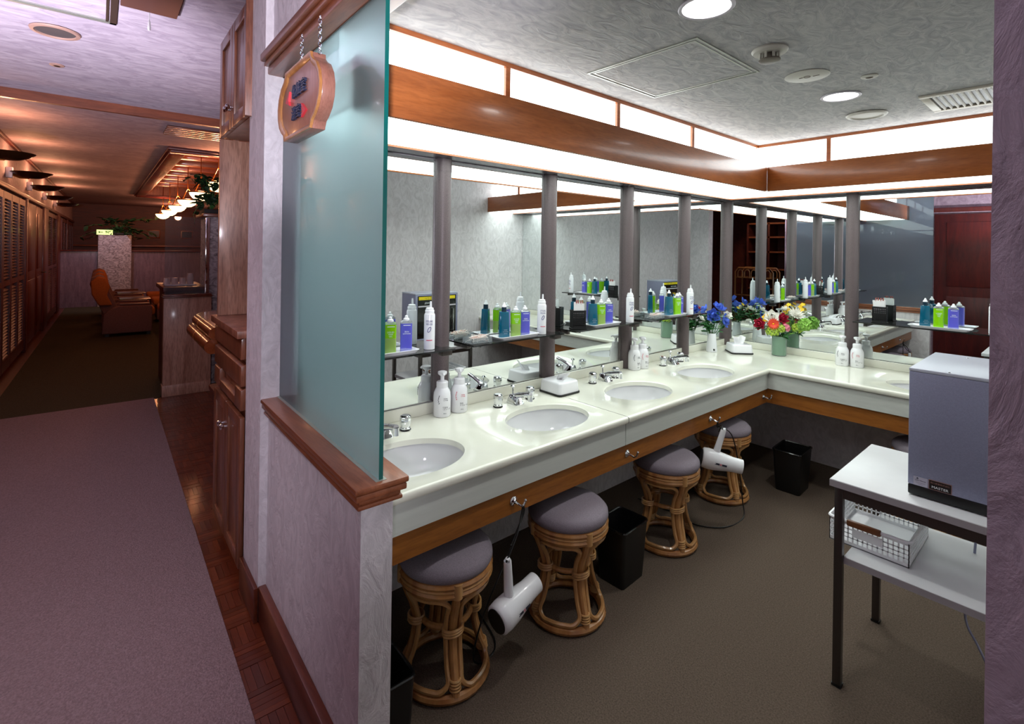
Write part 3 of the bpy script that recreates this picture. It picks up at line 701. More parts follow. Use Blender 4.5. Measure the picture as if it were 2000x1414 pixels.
# ---- bottles (fronts face local -y)
def teal_bottle():
    t = thing('hair_tonic_bottle', '', 'bottle', group='tall teal bottles on the shelf trays')
    m = B(); m.hexa([(-.027, -.017, 0), (.027, -.017, 0), (.027, .017, 0), (-.027, .017, 0), (-.022, -.014, .128), (.022, -.014, .128), (.022, .014, .128), (-.022, .014, .128)])
    m.build('bottle_body', 'teal_liquid', t, bevel=.003)
    B().lathe([(.013, .128), (.0125, .134), (.0125, .150)], 16).build('neck', 'teal_neck', t)
    B().lathe([(.012, .150), (.0125, .153), (.009, .159), (.006, .164), (.005, .170), (.002, .173)], 16).build('cap', 'white_plastic', t)
    text('printed_text', '――\n―――\n――', .009, 'print_white', t, (.006, -.0172, .03), (radians(88), 0, 0), .0002)
    return t
def square_bottle(name, liq, pale, lines, group, split):
    t = thing(name, '', 'bottle', group=group)
    po = rounded(-.0245, .0245, -.016, .016, .006, 3)
    if split:
        B().prism(po, 0, .062).build('bottle_body', pale, t); B().prism(po, .062, .118).build('liquid', liq, t)
    else:
        B().prism(po, 0, .012).build('bottle_foot', pale, t); B().prism(po, .012, .116).build('bottle_body', liq, t)
    m = B(); n = len(po); vs = [(p[0], p[1], .117) for p in po]+[(p[0], p[1], .122) for p in po]+[(p[0]*.55, p[1]*.7, .129) for p in po]
    m._add(vs, [tuple(range(n))[::-1], tuple(range(2*n, 3*n))]+[(q*n+i, q*n+(i+1) % n, (q+1)*n+(i+1) % n, (q+1)*n+i) for q in range(2) for i in range(n)]); m.build('shoulder', 'clear_plastic', t)
    B().lathe([(.013, .128), (.0135, .132), (.012, .137), (.007, .140), (.0065, .147), (.002, .150)], 16).build('cap', 'white_plastic', t)
    text('printed_text', lines, .0085, 'print_white', t, (.002, -.0163, .078), (pi/2, 0, 0), .0002)
    B().box(-.012, .018, -.0164, -.0160, .108, .1105).build('printed_line', 'print_white', t)
    return t
def mousse():
    t = thing('mousse_can', '', 'spray can', group='white styling mousse cans on the shelves')
    B().lathe([(.0225, 0), (.024, .002), (.024, .148), (.022, .155), (.0195, .157)], 28).build('can_body', 'bottle_white', t)
    B().lathe([(.020, .157), (.020, .170), (.0195, .171), (.017, .172), (.017, .179), (.012, .182)], 24).build('cap', 'white_plastic', t)
    B().lathe([(.0052, .180), (.0048, .190), (.0038, .2085)], 12, (.004, 0, 0)).build('nozzle', 'white_plastic', t)
    text('printed_text', 'STYLING\nMOUSSE', .0125, 'print_blue', t, (0, -.0242, .117), bend=.0242, sx=.62, ext=.0002)
    m = B().tube([(.011*cos(a)*.55+.004*sin(a), -.0245, .088+.011*sin(a)) for a in [2*pi*i/20 for i in range(20)]], .0013, 6, True); m.build('printed_emblem', 'print_blue', t)
    m = B()
    for k in range(8):
        a0, a1 = -.55+k*.14, -.55+(k+1)*.14; r = .0243
        m.quad((r*sin(a0), -r*cos(a0), .040), (r*sin(a1), -r*cos(a1), .040), (r*sin(a1), -r*cos(a1), .0435), (r*sin(a0), -r*cos(a0), .0435))
    m.build('printed_band', 'print_pink', t)
    return t
tb = teal_bottle(); gs = square_bottle('green_lotion_bottle', 'green_liquid', 'green_pale', 'LIQUID\nHAIR\nGEL', 'green bottles on the shelf trays', True)
gf = square_bottle('green_lotion_bottle', 'green_liquid', 'green_liquid', 'LIQUID\nHAIR\nGEL', 'green bottles on the shelf trays', False)
pb = square_bottle('purple_lotion_bottle', 'purple_liquid', 'purple_pale', 'SKIN\nLOTION', 'purple bottles on the shelf trays', False); mo = mousse()
FX = radians(62)            # fronts of the left-wall bottles turn toward the entrance
firsts = set()
def place(proto, x, y, z, rz, label):
    if proto.name not in firsts: firsts.add(proto.name); o = proto; o.location = (x, y, z); o.rotation_euler = (0, 0, rz)
    else: o = dup(proto, (x, y, z), rz)
    o['label'] = label
ZB = 1.0640
place(tb, -1.915, .925, ZB, FX, 'tall teal bottle seen dimly behind the frosted glass edge')
place(gs, -1.912, .999, ZB, FX, 'two-tone green bottle beside the frosted glass edge')
place(pb, -1.912, 1.073, ZB, FX, 'purple bottle left of the first grey post')
place(mo, -1.908, 1.185, 1.0583, FX-.1, 'white mousse can touching the first grey post')
place(tb, -1.912, 1.613, ZB, FX, 'tall teal bottle on the tray beside the cotton swab box')
place(gs, -1.912, 1.690, ZB, FX, 'two-tone green bottle left of the second grey post')
place(pb, -1.912, 1.752, ZB, FX, 'purple bottle left of the second grey post')
place(mo, -1.900, 1.862, 1.0583, FX, 'white mousse can touching the second grey post')
place(tb, -1.912, 2.285, ZB, FX, 'tall teal bottle right of the black basket on the left wall')
place(gs, -1.908, 2.355, ZB, FX, 'two-tone green bottle left of the third grey post')
place(pb, -1.912, 2.430, ZB, FX, 'purple bottle left of the third grey post')
place(mo, -1.885, 2.607, 1.0583, FX, 'white mousse can in front of the third grey post')
place(tb, -1.912, 3.085, ZB, FX, 'tall teal bottle left of the fourth grey post')
place(gf, -1.890, 3.150, ZB, FX, 'bright green bottle left of the fourth grey post')
place(pb, -1.915, 3.222, ZB, FX, 'purple bottle left of the fourth grey post')
place(mo, -1.878, 3.300, 1.0583, FX, 'white mousse can in front of the fourth grey post')
place(tb, -.685, 3.950, ZB, radians(8), 'tall teal bottle on the back wall shelf')
place(gf, -.621, 3.950, ZB, radians(8), 'bright green bottle on the back wall shelf')
place(pb, -.553, 3.950, ZB, radians(8), 'purple bottle on the back wall shelf')
place(mo, -.376, 3.945, 1.0583, 0, 'white mousse can on the back wall shelf beside the dark pillar')
# ---- cotton swab boxes
def swab_box(x, y, label):
    t = thing('swab_box', label, 'box', (x, y, 1.0585), pi/2, 'clear boxes of cotton swabs')
    w, d, h = .06, .038, .026
    m = B(); m.box(-w, w, -d, d, 0, .002)
    for a in ((-w, -w+.0015, -d, d), (w-.0015, w, -d, d), (-w, w, -d, -d+.0015), (-w, w, d-.0015, d)): m.box(*a, .002, h)
    m.build('box_walls', 'clear_plastic', t, smooth=0)
    rnd = random.Random(5); q = B()
    for k in range(70):
        a = rnd.uniform(-.6, .6)+rnd.choice((0, pi)); cx, cy, cz = rnd.uniform(-.03, .03), rnd.uniform(-.026, .026), rnd.uniform(.006, .034)
        dx, dy = cos(a)*.022, sin(a)*.008; dz = rnd.uniform(-.004, .004)
        q.tube([(cx-dx, cy-dy, cz-dz), (cx+dx, cy+dy, cz+dz)], .0012, 5, mi=rnd.choice((0, 0, 1)))
        for s in (-1, 1): q.ball(.0028, (cx+s*dx, cy+s*dy, cz+s*dz), 6, mi=0)
    o = q.build('cotton_swabs', ['swab_white', 'swab_pink'], t); o['kind'] = 'stuff'
swab_box(-1.912, 1.452, 'clear box of cotton swabs right of the first grey post')
swab_box(-1.905, 2.905, 'clear box of cotton swabs right of the third grey post')
# ---- black baskets with cards
def black_basket(x, y, rz, label):
    t = thing('card_basket', label, 'basket', (x, y, 1.0585), rz, 'black baskets with white cards')
    w, d, h, k = .038, .028, .105, .0025; m = B()
    m.box(-w, w, -d, d, 0, .004); m.box(-w, w, d-k, d, .004, h); m.box(-w, -w+k, -d, d, .004, h)
    for fx, lo, hi in (('f', -w, w), ('s', -d, d)):
        n = 8
        def bar(a0, a1, z0, z1):
            if fx == 'f': m.box(a0, a1, -d, -d+k, z0, z1)
            else: m.box(w-k, w, a0, a1, z0, z1)
        for z0, z1 in ((.004, .018), (h-.012, h)): bar(lo, hi, z0, z1)
        for i in range(n+1):
            a = lo+(hi-lo)*i/n; bar(max(lo, a-.0018), min(hi, a+.0018), .018, h-.012)
        for j in range(1, 7): z = .018+(h-.030)*j/7; bar(lo, hi, z-.003, z+.003)
    m.build('basket_body', 'black_basket', t, smooth=0)
    B().box(-w-.004, w+.004, -d-.004, d+.004, -.0002, .006).build('basket_foot', 'black', t, bevel=.002)
    m = B(); m.hexa([(-.030, -.018, .06), (.030, -.018, .06), (.030, -.016, .06), (-.030, -.016, .06), (-.036, -.030, .145), (.026, -.030, .145), (.026, -.028, .145), (-.036, -.028, .145)]); m.build('card', 'white_soft', t, smooth=0)
    m = B(); m.hexa([(-.024, .004, .06), (.030, .004, .06), (.030, .006, .06), (-.024, .006, .06), (-.026, -.004, .150), (.030, -.004, .150), (.030, -.002, .150), (-.026, -.002, .150)]); m.build('card', 'white_soft', t, smooth=0)
    for q in (-.012, .014): B().tube([(q-.007, -.027, .138), (q-.007, -.022, .160), (q+.005, -.018, .162), (q+.005, -.024, .138)], .0035, 6).build('clip', 'clip_red', t)
black_basket(-1.905, 2.150, radians(62), 'black lattice basket of white cards right of the second grey post')
black_basket(-.915, 3.950, 0.1, 'black lattice basket of white cards on the back wall shelf')
# ---- soap bottles
def soap():
    t = thing('soap_bottle', '', 'soap dispenser', group='white foam soap bottles on the counter')
    B().lathe([(.036, 0), (.039, .004), (.039, .085), (.037, .105), (.030, .120), (.0255, .126)], 32).build('bottle_body', 'bottle_white', t, smooth=50)
    B().lathe([(.026, .126), (.026, .150), (.022, .154), (.010, .156)], 26).build('collar', 'white_plastic', t)
    B().lathe([(.0085, .155), (.0085, .176), (.014, .180), (.014, .183)], 18).build('pump_stem', 'white_plastic', t)
    m = B().lathe([(.012, .180), (.019, .184), (.021, .190), (.020, .196), (.012, .199), (.002, .200)], 22); m.tube([(0, -.012, .190), (0, -.026, .189), (0, -.032, .184)], [.008, .006, .005], 8); m.build('pump_head', 'white_plastic', t)
    return t
def soap_print(t, col, l1, l2):
    text('printed_text', 'Foaming\nFace Soap', .0075, col, t, (.006, -.0392, .080), bend=.0392, ext=.0002)
    m = B()
    for k in range(5):
        a = -.52-.10*sin(k*.8); z = .060+k*.008; r = .0394; m.tube([(r*sin(a), -r*cos(a), z), (r*sin(a+.07), -r*cos(a+.07), z+.006)], .0014, 5)
    m.build('printed_laurel', col, t)
    text('printed_text', l1+'\n'+l2, .0085, 'print_dark', t, (.004, -.0392, .040), bend=.0392, ext=.0002)
    text('printed_text', '180mL', .006, 'print_dark', t, (.006, -.0392, .018), bend=.0392, ext=.0002)
sa = soap(); sb = dup(sa, (0, 0, 0)); soap_print(sa, 'print_dark', '泡で出る', 'フェイスソープ'); soap_print(sb, 'print_pink', '泡の', 'フェイスフォーム')
SF = radians(66)
for pr, x, y, rz, l in ((sa, -1.918, 1.262, SF, 'white foam soap bottle with dark print in front of the first grey post'), (sb, -1.922, 1.358, SF, 'white foam soap bottle with pink print right of the first grey post'),
        (sa, -1.912, 2.698, SF, 'white foam soap bottle with dark print in front of the third grey post'), (sb, -1.905, 2.776, SF, 'white foam soap bottle with pink print right of the third grey post'),
        (sa, -1.118, 3.930, .1, 'white foam soap bottle with dark print by the back wall post'), (sb, -1.036, 3.945, .1, 'white foam soap bottle with pink print by the back wall post')):
    if pr.name in firsts: o = dup(pr, (x, y, .751), rz)
    else: firsts.add(pr.name); o = pr; o.location = (x, y, .751); o.rotation_euler = (0, 0, rz)
    o['label'] = l
# ---- tissue boxes
def tissue_box(x, y, rz, label, upright, seed):
    t = thing('tissue_box', label, 'tissue box', (x, y, .751), rz, 'white tissue boxes on the counter')
    B().prism(rounded(-.081, .081, -.081, .081, .02, 5), 0, .010).build('box_base', 'black', t, bevel=.003)
    m = B(); lo = rounded(-.076, .076, -.076, .076, .018, 5); n = len(lo)
    lv = [(1.0, .0102), (.955, .058), (.92, .064), (.88, .066)]
    vs = [(p[0]*k, p[1]*k, z) for k, z in lv for p in lo]
    m._add(vs, [tuple(range(n))[::-1], tuple(range(3*n, 4*n))]+[(q*n+i, q*n+(i+1) % n, (q+1)*n+(i+1) % n, (q+1)*n+i) for q in range(3) for i in range(n)])
    m.build('box_cover', 'white_plastic', t, smooth=40)
    rnd = random.Random(seed); ph = [rnd.uniform(0, 6) for _ in range(4)]
    def sheet(u, v):
        h = v*(.062 if upright else .055); w = .028+.020*v; q = (u-.5)*2
        x = q*w; y = .007*sin(q*5+ph[0])*(1-.2*v)+.010*v*sin(q*3+ph[1])
        if upright: return (x, y+.004*sin(v*6+ph[2]), .060+h+.006*sin(q*4+ph[3])*v)
        return (x+.035*v, y-.01*v, .062+h*(.55+.45*(q+1)/2)*1.0)
    B().grid(sheet, 14, 8).build('tissue', 'white_soft', t, smooth=60, recalc=False)
tissue_box(-1.853, 1.954, 0, 'white tissue box on black base in front of the second grey post', False, 1)
tissue_box(-1.750, 3.785, radians(45), 'white tissue box on black base in the corner between the bouquets', True, 2)

# ---- flowers
def petal(m, c, ax, up, L, Wd, cup, curl=0.0, mi=0, nu=4, nv=4, pt=1.0):
    ax = Vector(ax).normalized(); up = Vector(up); up = (up-ax*up.dot(ax)).normalized(); sd = ax.cross(up); c = Vector(c)
    def fn(u, v):
        q = (u-.5)*2; w = Wd*(sin(pi*min(.97, .08+v*.9))**.7)*(1 if v < .6 else (1-(v-.6)/.4*(pt-.0)*.5))
        return c+ax*(L*v)+sd*(q*w)+up*(cup*q*q*Wd+curl*v*v*L)
    m.grid(fn, nu, nv, mi)
def stem_leaf(t, head, root, leafs, mat_leaf='leaf_green', seed=0):
    rnd = random.Random(seed); h = Vector(head); r = Vector(root)
    mid = (h+r)/2+Vector((rnd.uniform(-.01, .01), rnd.uniform(-.01, .01), 0))
    pts = [r, (r+mid)/2+(mid-(h+r)/2)*.5, mid, (mid+h)/2+(mid-(h+r)/2)*.5, h]
    B().tube(pts, .0022, 6).build('stem', 'stem_green', t)
    for k in range(leafs):
        f = rnd.uniform(.45, .9); c = r+(h-r)*f; a = rnd.uniform(0, 2*pi); m = B()
        petal(m, c, (cos(a), sin(a), rnd.uniform(-.2, .8)), (0, 0, 1), rnd.uniform(.035, .055), rnd.uniform(.013, .02), -.3, rnd.uniform(-.3, .1), pt=1.5)
        m.build('leaf', mat_leaf, t, smooth=60, recalc=False)
def rose(t, c, face, R, mat, seed, open_=1.0):
    rnd = random.Random(seed); f = Vector(face).normalized(); x = f.cross(Vector((0, 0, 1))); x = x.normalized() if x.length > .05 else Vector((1, 0, 0)); y = f.cross(x); m = B(); c = Vector(c)
    for ring, (n, rr, lift, L) in enumerate(((3, .12, .95, .75), (4, .25, .80, .85), (5, .40, .50*open_+.2, .95), (6, .50, .22*open_, 1.0))):
        for k in range(n):
            a = 2*pi*k/n+ring*.5+rnd.uniform(-.1, .1); d = x*cos(a)+y*sin(a)
            petal(m, c+d*(R*rr*.45)-f*(R*.45), d*(1-lift)+f*lift, f*(1-lift)-d*lift, R*L, R*.52, .45, .18 if ring > 1 else -.05)
    m.build('bloom', mat, t, smooth=60, recalc=False)
def daisy(t, c, face, R, mat, n, rings, width, core=None, lift=.2, curl=-.1):
    f = Vector(face).normalized(); x = f.cross(Vector((0, 0, 1))).normalized(); y = f.cross(x); c = Vector(c); m = B()
    for r in range(rings):
        for k in range(n):
            a = 2*pi*(k+r*.5)/n; d = x*cos(a)+y*sin(a); l = lift+r*.28
            petal(m, c+d*(R*.08), d*(1-l*.6)+f*l, f, R*(1-.13*r), R*width, .15, curl, nu=2, nv=4, pt=1.8)
    m.build('bloom', mat, t, smooth=60, recalc=False)
    if core: B().ball(R*.16, c+f*R*.06, 10, .7).build('flower_center', core, t)
def cluster(t, c, R, mat, n, s, seed):
    rnd = random.Random(seed); m = B(); c = Vector(c)
    for k in range(n):
        z = 1-1.7*k/n; a = k*2.4; d = Vector((sqrt(max(0, 1-z*z))*cos(a), sqrt(max(0, 1-z*z))*sin(a), z)); p = c+d*R*rnd.uniform(.85, 1.05)
        x = d.cross(Vector((.3, .2, 1))).normalized(); y = d.cross(x)
        for q in range(4): petal(m, p, x*cos(q*pi/2+k)+y*sin(q*pi/2+k)+d*.2, d, s, s*.5, .3, 0, nu=2, nv=2)
    m.build('bloom', mat, t, smooth=60, recalc=False)
def vase(name, loc, prof, mat, label, extra=None):
    t = thing(name, label, 'vase', loc)
    return t
V1 = Vector((-1.897, 3.655, .751))
t = thing('flower_vase', 'plain white tapered vase holding the blue roses', 'vase', V1)
B().lathe([(.0395, 0), (.040, .003), (.036, .05), (.031, .10), (.030, .135), (.028, .138), (.027, .12), (.024, .02)], 28, cap=True).build('vase_body', 'vase_white', t)
for k in (0,): B().box(-.011, .011, -.0012, 0, -.006, .008).build('maker_mark', 'black', t).location = (.0385*.72, -.0385*.69, .018); t.children[-1].rotation_euler = (0, 0, radians(48))
def bloom(name, base, off, label, cat='flower', group=None, leafs=2, seed=0, leafmat='leaf_green', root=(0, 0, .10)):
    o = thing(name, label, cat, base, 0, group)
    stem_leaf(o, Vector(off)*.97, root, leafs, leafmat, seed); return o
fb = (.6, -.7, .25)
G1 = 'flowers in the white vase'
for k, (nm, off, l, R, fc, mt, op) in enumerate((('blue_rose', (.012, -.005, .272), 'open blue rose in the middle of the white vase', .052, (.75, -.65, .15), 'petal_blue', .9), ('blue_rose', (.040, .036, .338), 'blue rose standing highest above the white vase', .050, (.5, -.1, .8), 'petal_blue', 1.2),
        ('blue_rose', (.075, .060, .236), 'blue rose lowest at the right of the white vase', .050, (.8, .1, .1), 'petal_blue', 1.2), ('blue_rose', (-.052, -.03, .315), 'blue rose at the back left of the white vase', .040, (-.8, -.2, .5), 'petal_blue', 1.0))):
    o = bloom(nm, V1, off, l, 'flower', G1, 5, 20+k, root=(.006*(k-1), .004*k-.006, .10)); rose(o, off, fc, R, mt, k, op)
for k, (off, l, R) in enumerate((((.080, .085, .278), 'white bloom at the right of the blue roses', .032), ((-.045, .03, .275), 'white bloom at the back left of the blue roses', .032), ((-.05, -.06, .25), 'white bloom at the front left of the blue roses', .028))):
    o = bloom('white_rose', V1, off, l, 'flower', G1, 4, 40+k, 'leaf_pale' if k == 0 else 'leaf_green', (.004*k, -.006, .10)); rose(o, off, (.4, -.4+.4*k, .6), R, 'petal_white', 50+k, 1.1)
for k, (off, l) in enumerate((((-.07, .045, .30), 'small yellow flower at the back of the white vase'), ((-.045, .08, .27), 'lower small yellow flower at the back of the white vase'))):
    o = bloom('yellow_flower', V1, off, l, 'flower', G1, 1, 60+k, root=(-.006, .006, .10)); daisy(o, off, (-.6, .1, .6), .018, 'petal_yellow', 5, 1, .4)
o = thing('leafy_sprig', 'pale leafy sprig rising above the blue roses', 'foliage', V1, 0, G1); stem_leaf(o, (.05, .075, .385), (.008, .006, .10), 7, 'leaf_pale', 71)
o = thing('leafy_sprig', 'dense green leafy sprig spilling over the rim of the white vase', 'foliage', V1, 0, G1); stem_leaf(o, (-.03, -.05, .22), (-.01, -.01, .10), 16, 'leaf_green', 72)
o = thing('leafy_sprig', 'green leafy sprig at the back of the white vase', 'foliage', V1, 0, G1); stem_leaf(o, (-.06, .04, .26), (-.012, .01, .10), 14, 'leaf_green', 73)
V2 = Vector((-1.520, 3.925, .751))
t = thing('glass_vase', 'clear cylinder vase with pale green lining on the back counter', 'vase', V2)
B().lathe([(.046, .004), (.046, .14), (.043, .14), (.043, .01)], 32).build('vase_lining', 'vase_green', t)
B().lathe([(.0485, 0), (.0495, .003), (.0495, .142), (.047, .142), (.047, .0035)], 32).build('vase_body', 'clear_glass', t)
G2 = 'flowers in the green glass vase'
def fl(off): return Vector(off)+Vector((.02, -.03, 0))*0
L2 = ((-.105, -.095, .225), (-.035, -.05, .282), (-.025, -.060, .236), (.025, .008, .272))
o = bloom('red_rose', V2, L2[0], 'dark red rose at the left of the mixed bouquet', 'flower', G2, 4, 80); rose(o, L2[0], (-.1, -.9, .1), .040, 'petal_red', 81, .5)
o = bloom('white_rose', V2, L2[1], 'large white rose above the orange gerbera', 'flower', G2, 1, 82); rose(o, L2[1], (.3, -.7, .5), .052, 'petal_white', 83, 1.1)
o = bloom('orange_gerbera', V2, L2[2], 'orange gerbera in the middle of the mixed bouquet', 'flower', G2, 1, 84); daisy(o, Vector(L2[2])+Vector((.018, -.03, 0)), (.45, -.85, .15), .044, 'petal_orange', 18, 2, .13, 'petal_yellow')
o = bloom('red_rose', V2, L2[3], 'red rose right of the white rose', 'flower', G2, 1, 85); rose(o, L2[3], (.6, -.5, .3), .038, 'petal_red', 86, .7)
o = bloom('pink_carnation', V2, (.045, .0, .205), 'pink carnation over the rim of the glass vase', 'flower', G2, 1, 87); cluster(o, (.045, .0, .205), .026, 'petal_pink', 22, .014, 1)
o = bloom('white_lily', V2, (.085, .07, .295), 'spiky white chrysanthemum at the right of the mixed bouquet', 'flower', G2, 2, 88); daisy(o, (.085, .07, .295), (.5, -.5, .75), .062, 'petal_white', 14, 3, .14, None, .3, .15)
o = bloom('white_lily', V2, (.02, .05, .325), 'small white spiky flower at the back of the mixed bouquet', 'flower', G2, 1, 89); daisy(o, (.02, .05, .325), (.1, -.3, .9), .040, 'petal_white', 10, 2, .16, None, .6, .1)
o = bloom('white_lily', V2, (.115, .085, .245), 'low white flower above the green leaf cluster', 'flower', G2, 1, 90); daisy(o, (.115, .085, .245), (.8, -.4, .2), .045, 'petal_white', 10, 2, .18, None, .3, .1)
o = bloom('lime_hydrangea', V2, (-.025, -.055, .180), 'lime hydrangea over the front rim of the glass vase', 'flower', G2, 0, 91); cluster(o, (-.025, -.055, .180), .042, 'petal_lime', 60, .012, 2)
o = bloom('lime_hydrangea', V2, (.02, -.03, .195), 'small lime hydrangea under the pink carnation', 'flower', G2, 0, 92); cluster(o, (.02, -.035, .20), .030, 'petal_lime', 36, .012, 3)
o = bloom('lime_hydrangea', V2, (.10, .06, .205), 'lime hydrangea at the right of the glass vase', 'flower', G2, 0, 93); cluster(o, (.10, .06, .205), .034, 'petal_lime', 40, .012, 4)
o = bloom('leaf_cluster', V2, (.165, .04, .235), 'bright green leaf cluster at the right end of the mixed bouquet', 'foliage', G2, 2, 94, 'leaf_bright'); cluster(o, (.155, .05, .235), .038, 'leaf_bright', 30, .026, 5)
for k, (off, l) in enumerate((((.03, .06, .345), 'yellow orchid spray at the back of the mixed bouquet'), ((.11, .10, .350), 'yellow orchid spray at the upper right of the mixed bouquet'), ((-.085, -.05, .265), 'yellow orchid spray behind the dark red rose'))):
    o = bloom('yellow_orchid', V2, off, l, 'flower', G2, 0, 95+k, root=(.01*(k-1), .008, .10))
    for q in range(4): daisy(o, Vector(off)+Vector((.016*(q % 2)-.008, .012*(q//2)-.006, .018*q-.03)), (.3, -.8, .3+.2*q), .017, 'petal_yellow', 5, 1, .42)
o = bloom('leafy_sprig', V2, (.05, -.02, .165), 'broad green leaves drooping over the rim of the glass vase', 'foliage', G2, 8, 99, 'leaf_green')

# ---- hooks and hair dryers on the apron
def hook(y, label, x=-1.405, rz=0.0, yy=None):
    t = thing('apron_hook', label, 'hook', (x, y, .570), rz, 'chrome hooks on the wooden apron')
    M = Matrix.Rotation(pi/2, 3, 'Y')
    B().lathe([(.016, 0.0005), (.017, .003), (.011, .006), (.007, .012)], 18, (0, 0, 0), M).build('hook_plate', 'chrome', t)
    m = B(); m.tube([(.008, 0, 0), (.024, .004, -.004), (.034, .010, -.010), (.042, .016, -.004), (.046, .019, .010)], .0042, 8); m.ball(.0062, (.046, .019, .013), 10); m.build('hook_arm', 'chrome', t)
    return t
for y, l in ((1.243, 'chrome hook holding the nearer hair dryer'), (1.935, 'empty chrome hook between the second and third stools'), (2.700, 'chrome hook holding the farther hair dryer'), (3.385, 'empty chrome hook in the corner of the apron')): hook(y, l)
hook(3.442, 'chrome hook on the back apron behind the grey machine', -.86, -pi/2).location = (-.62, 3.442, .570)
def hair_dryer(c, axis, hz, label, hookp, floor_pts):
    a = Vector(axis).normalized(); up = Vector((0, 0, 1)); up = (up-a*up.dot(a)).normalized(); s = a.cross(up)
    M = Matrix((s, up, a)).transposed()          # local z along the barrel, local y up the handle
    t = thing('hair_dryer', label, 'hair dryer', c, 0, 'white hair dryers hanging from hooks')
    B().lathe([(.044, -.092), (.052, -.086), (.055, -.06), (.053, -.02), (.045, .025), (.039, .065), (.0375, .115), (.034, .115), (.034, .10)], 30, (0, 0, 0), M, sx=.9).build('barrel', 'white_plastic', t, smooth=50)
    B().lathe([(.043, -.0945), (.0445, -.090)], 28, (0, 0, 0), M, sx=.9).build('intake_grille', 'black', t)
    m = B(); hp = soft([(0, .030, -.024), (0, .075, -.020), (0, .125, -.014), (0, .168, -.009), (0, .173, -.009)], 3)
    m.tube([M @ p for p in hp], [.0185-.006*i/(len(hp)-1) for i in range(len(hp)-1)]+[.008], 12)
    m.build('handle', 'white_plastic', t, smooth=60)
    L = M @ Vector((-.0435, -.006, -.012)); m = B()
    for (z0, z1, mi) in ((-.030, -.006, 0), (-.003, 0, 1), (.002, .004, 1), (.006, .030, 0)):
        cs = [M @ Vector((s_*.0478, y, z)) for s_ in (-1,) for (z, y) in ((z0, -.006), (z1, -.006), (z1, .004), (z0, .004))]
        m.quad(*[tuple(p) for p in cs], mi)
        cs = [M @ Vector((s_*.0478, y, z)) for s_ in (1,) for (z, y) in ((z0, -.006), (z1, -.006), (z1, .004), (z0, .004))]
        m.quad(*[tuple(p) for p in cs], mi)
    m.build('printed_band', ['print_dark', 'print_pink'], t)
    top = M @ Vector((0, .170, -.016)); hk = Vector(hookp)-Vector(c); m = B()
    m.tube(soft([top, (top+hk)/2+Vector((.008, .006, 0)), hk+Vector((0, -.004, -.03)), hk+Vector((.002, 0, 0)), hk+Vector((0, .006, -.03)), (top+hk)/2+Vector((.002, -.014, -.03)), (top*.7+hk*.3)], 4), .0034, 6)
    m.tube(soft([hk+Vector((.0, .006, -.03))]+[Vector(p)-Vector(c) for p in floor_pts], 5), .0032, 6)
    m.build('power_cord', 'black', t)
    return t
hair_dryer((-1.335, 1.195, .250), (-.10, .95, .18), 0, 'white hair dryer hanging between the first and second stools', (-1.368, 1.256, .562), [(-1.38, 1.20, .40), (-1.40, 1.11, .22), (-1.42, 1.08, .06), (-1.44, 1.16, .006), (-1.50, 1.24, .005), (-1.75, 1.30, .005)])
hair_dryer((-1.320, 2.645, .375), (.80, .58, -.16), 0, 'white hair dryer hanging in front of the corner stool', (-1.368, 2.713, .562), [(-1.33, 2.80, .48), (-1.315, 2.86, .30), (-1.31, 2.90, .10), (-1.29, 2.87, .006), (-1.31, 2.70, .005), (-1.42, 2.60, .005), (-1.55, 2.62, .005), (-1.80, 2.60, .005)])
# ---- bins
def bin_(x, y, w, d, h, rz, label):
    t = thing('waste_bin', label, 'bin', (x, y, .001), rz, 'black plastic bins on the carpet')
    lo = rounded(-w*.42, w*.42, -d*.42, d*.42, .015, 3); hi = rounded(-w/2, w/2, -d/2, d/2, .018, 3); n = len(lo); m = B()
    vs = [(p[0], p[1], 0) for p in lo]+[(p[0], p[1], h) for p in hi]+[(p[0]*.95, p[1]*.95, h) for p in hi]+[(p[0]*.93, p[1]*.93, .01) for p in lo]
    m._add(vs, [tuple(range(n))[::-1], tuple(range(3*n, 4*n))]+[(q*n+i, q*n+(i+1) % n, (q+1)*n+(i+1) % n, (q+1)*n+i) for q in range(3) for i in range(n)])
    m.build('bin_body', 'black', t)
    B().tube([(p[0], p[1], h) for p in hi], .005, 6, True).build('bin_rim', 'black_gloss', t)
bin_(-1.425, 1.93, .16, .20, .255, .05, 'black waste bin between the second and third stools')
bin_(-1.262, 3.49, .17, .22, .255, .05, 'black waste bin alone on the carpet near the corner')
bin_(-1.375, .728, .16, .10, .25, -.03, 'black waste bin tucked behind the half wall beside the first stool')
# ---- sockets under the counter
for y, l in ((1.25, 'grey socket box under the counter near the first hook'), (2.57, 'grey socket box under the counter near the third stool')):
    t = thing('socket_box', l, 'socket', (-1.62, y, .50), 0, 'socket boxes under the counter')
    B().box(-.03, .03, -.05, .05, 0, .12).build('box_body', 'steel_dark', t, bevel=.004); B().box(.03, .034, -.03, .03, .03, .08).build('cover_plate', 'white_metal', t, bevel=.002)

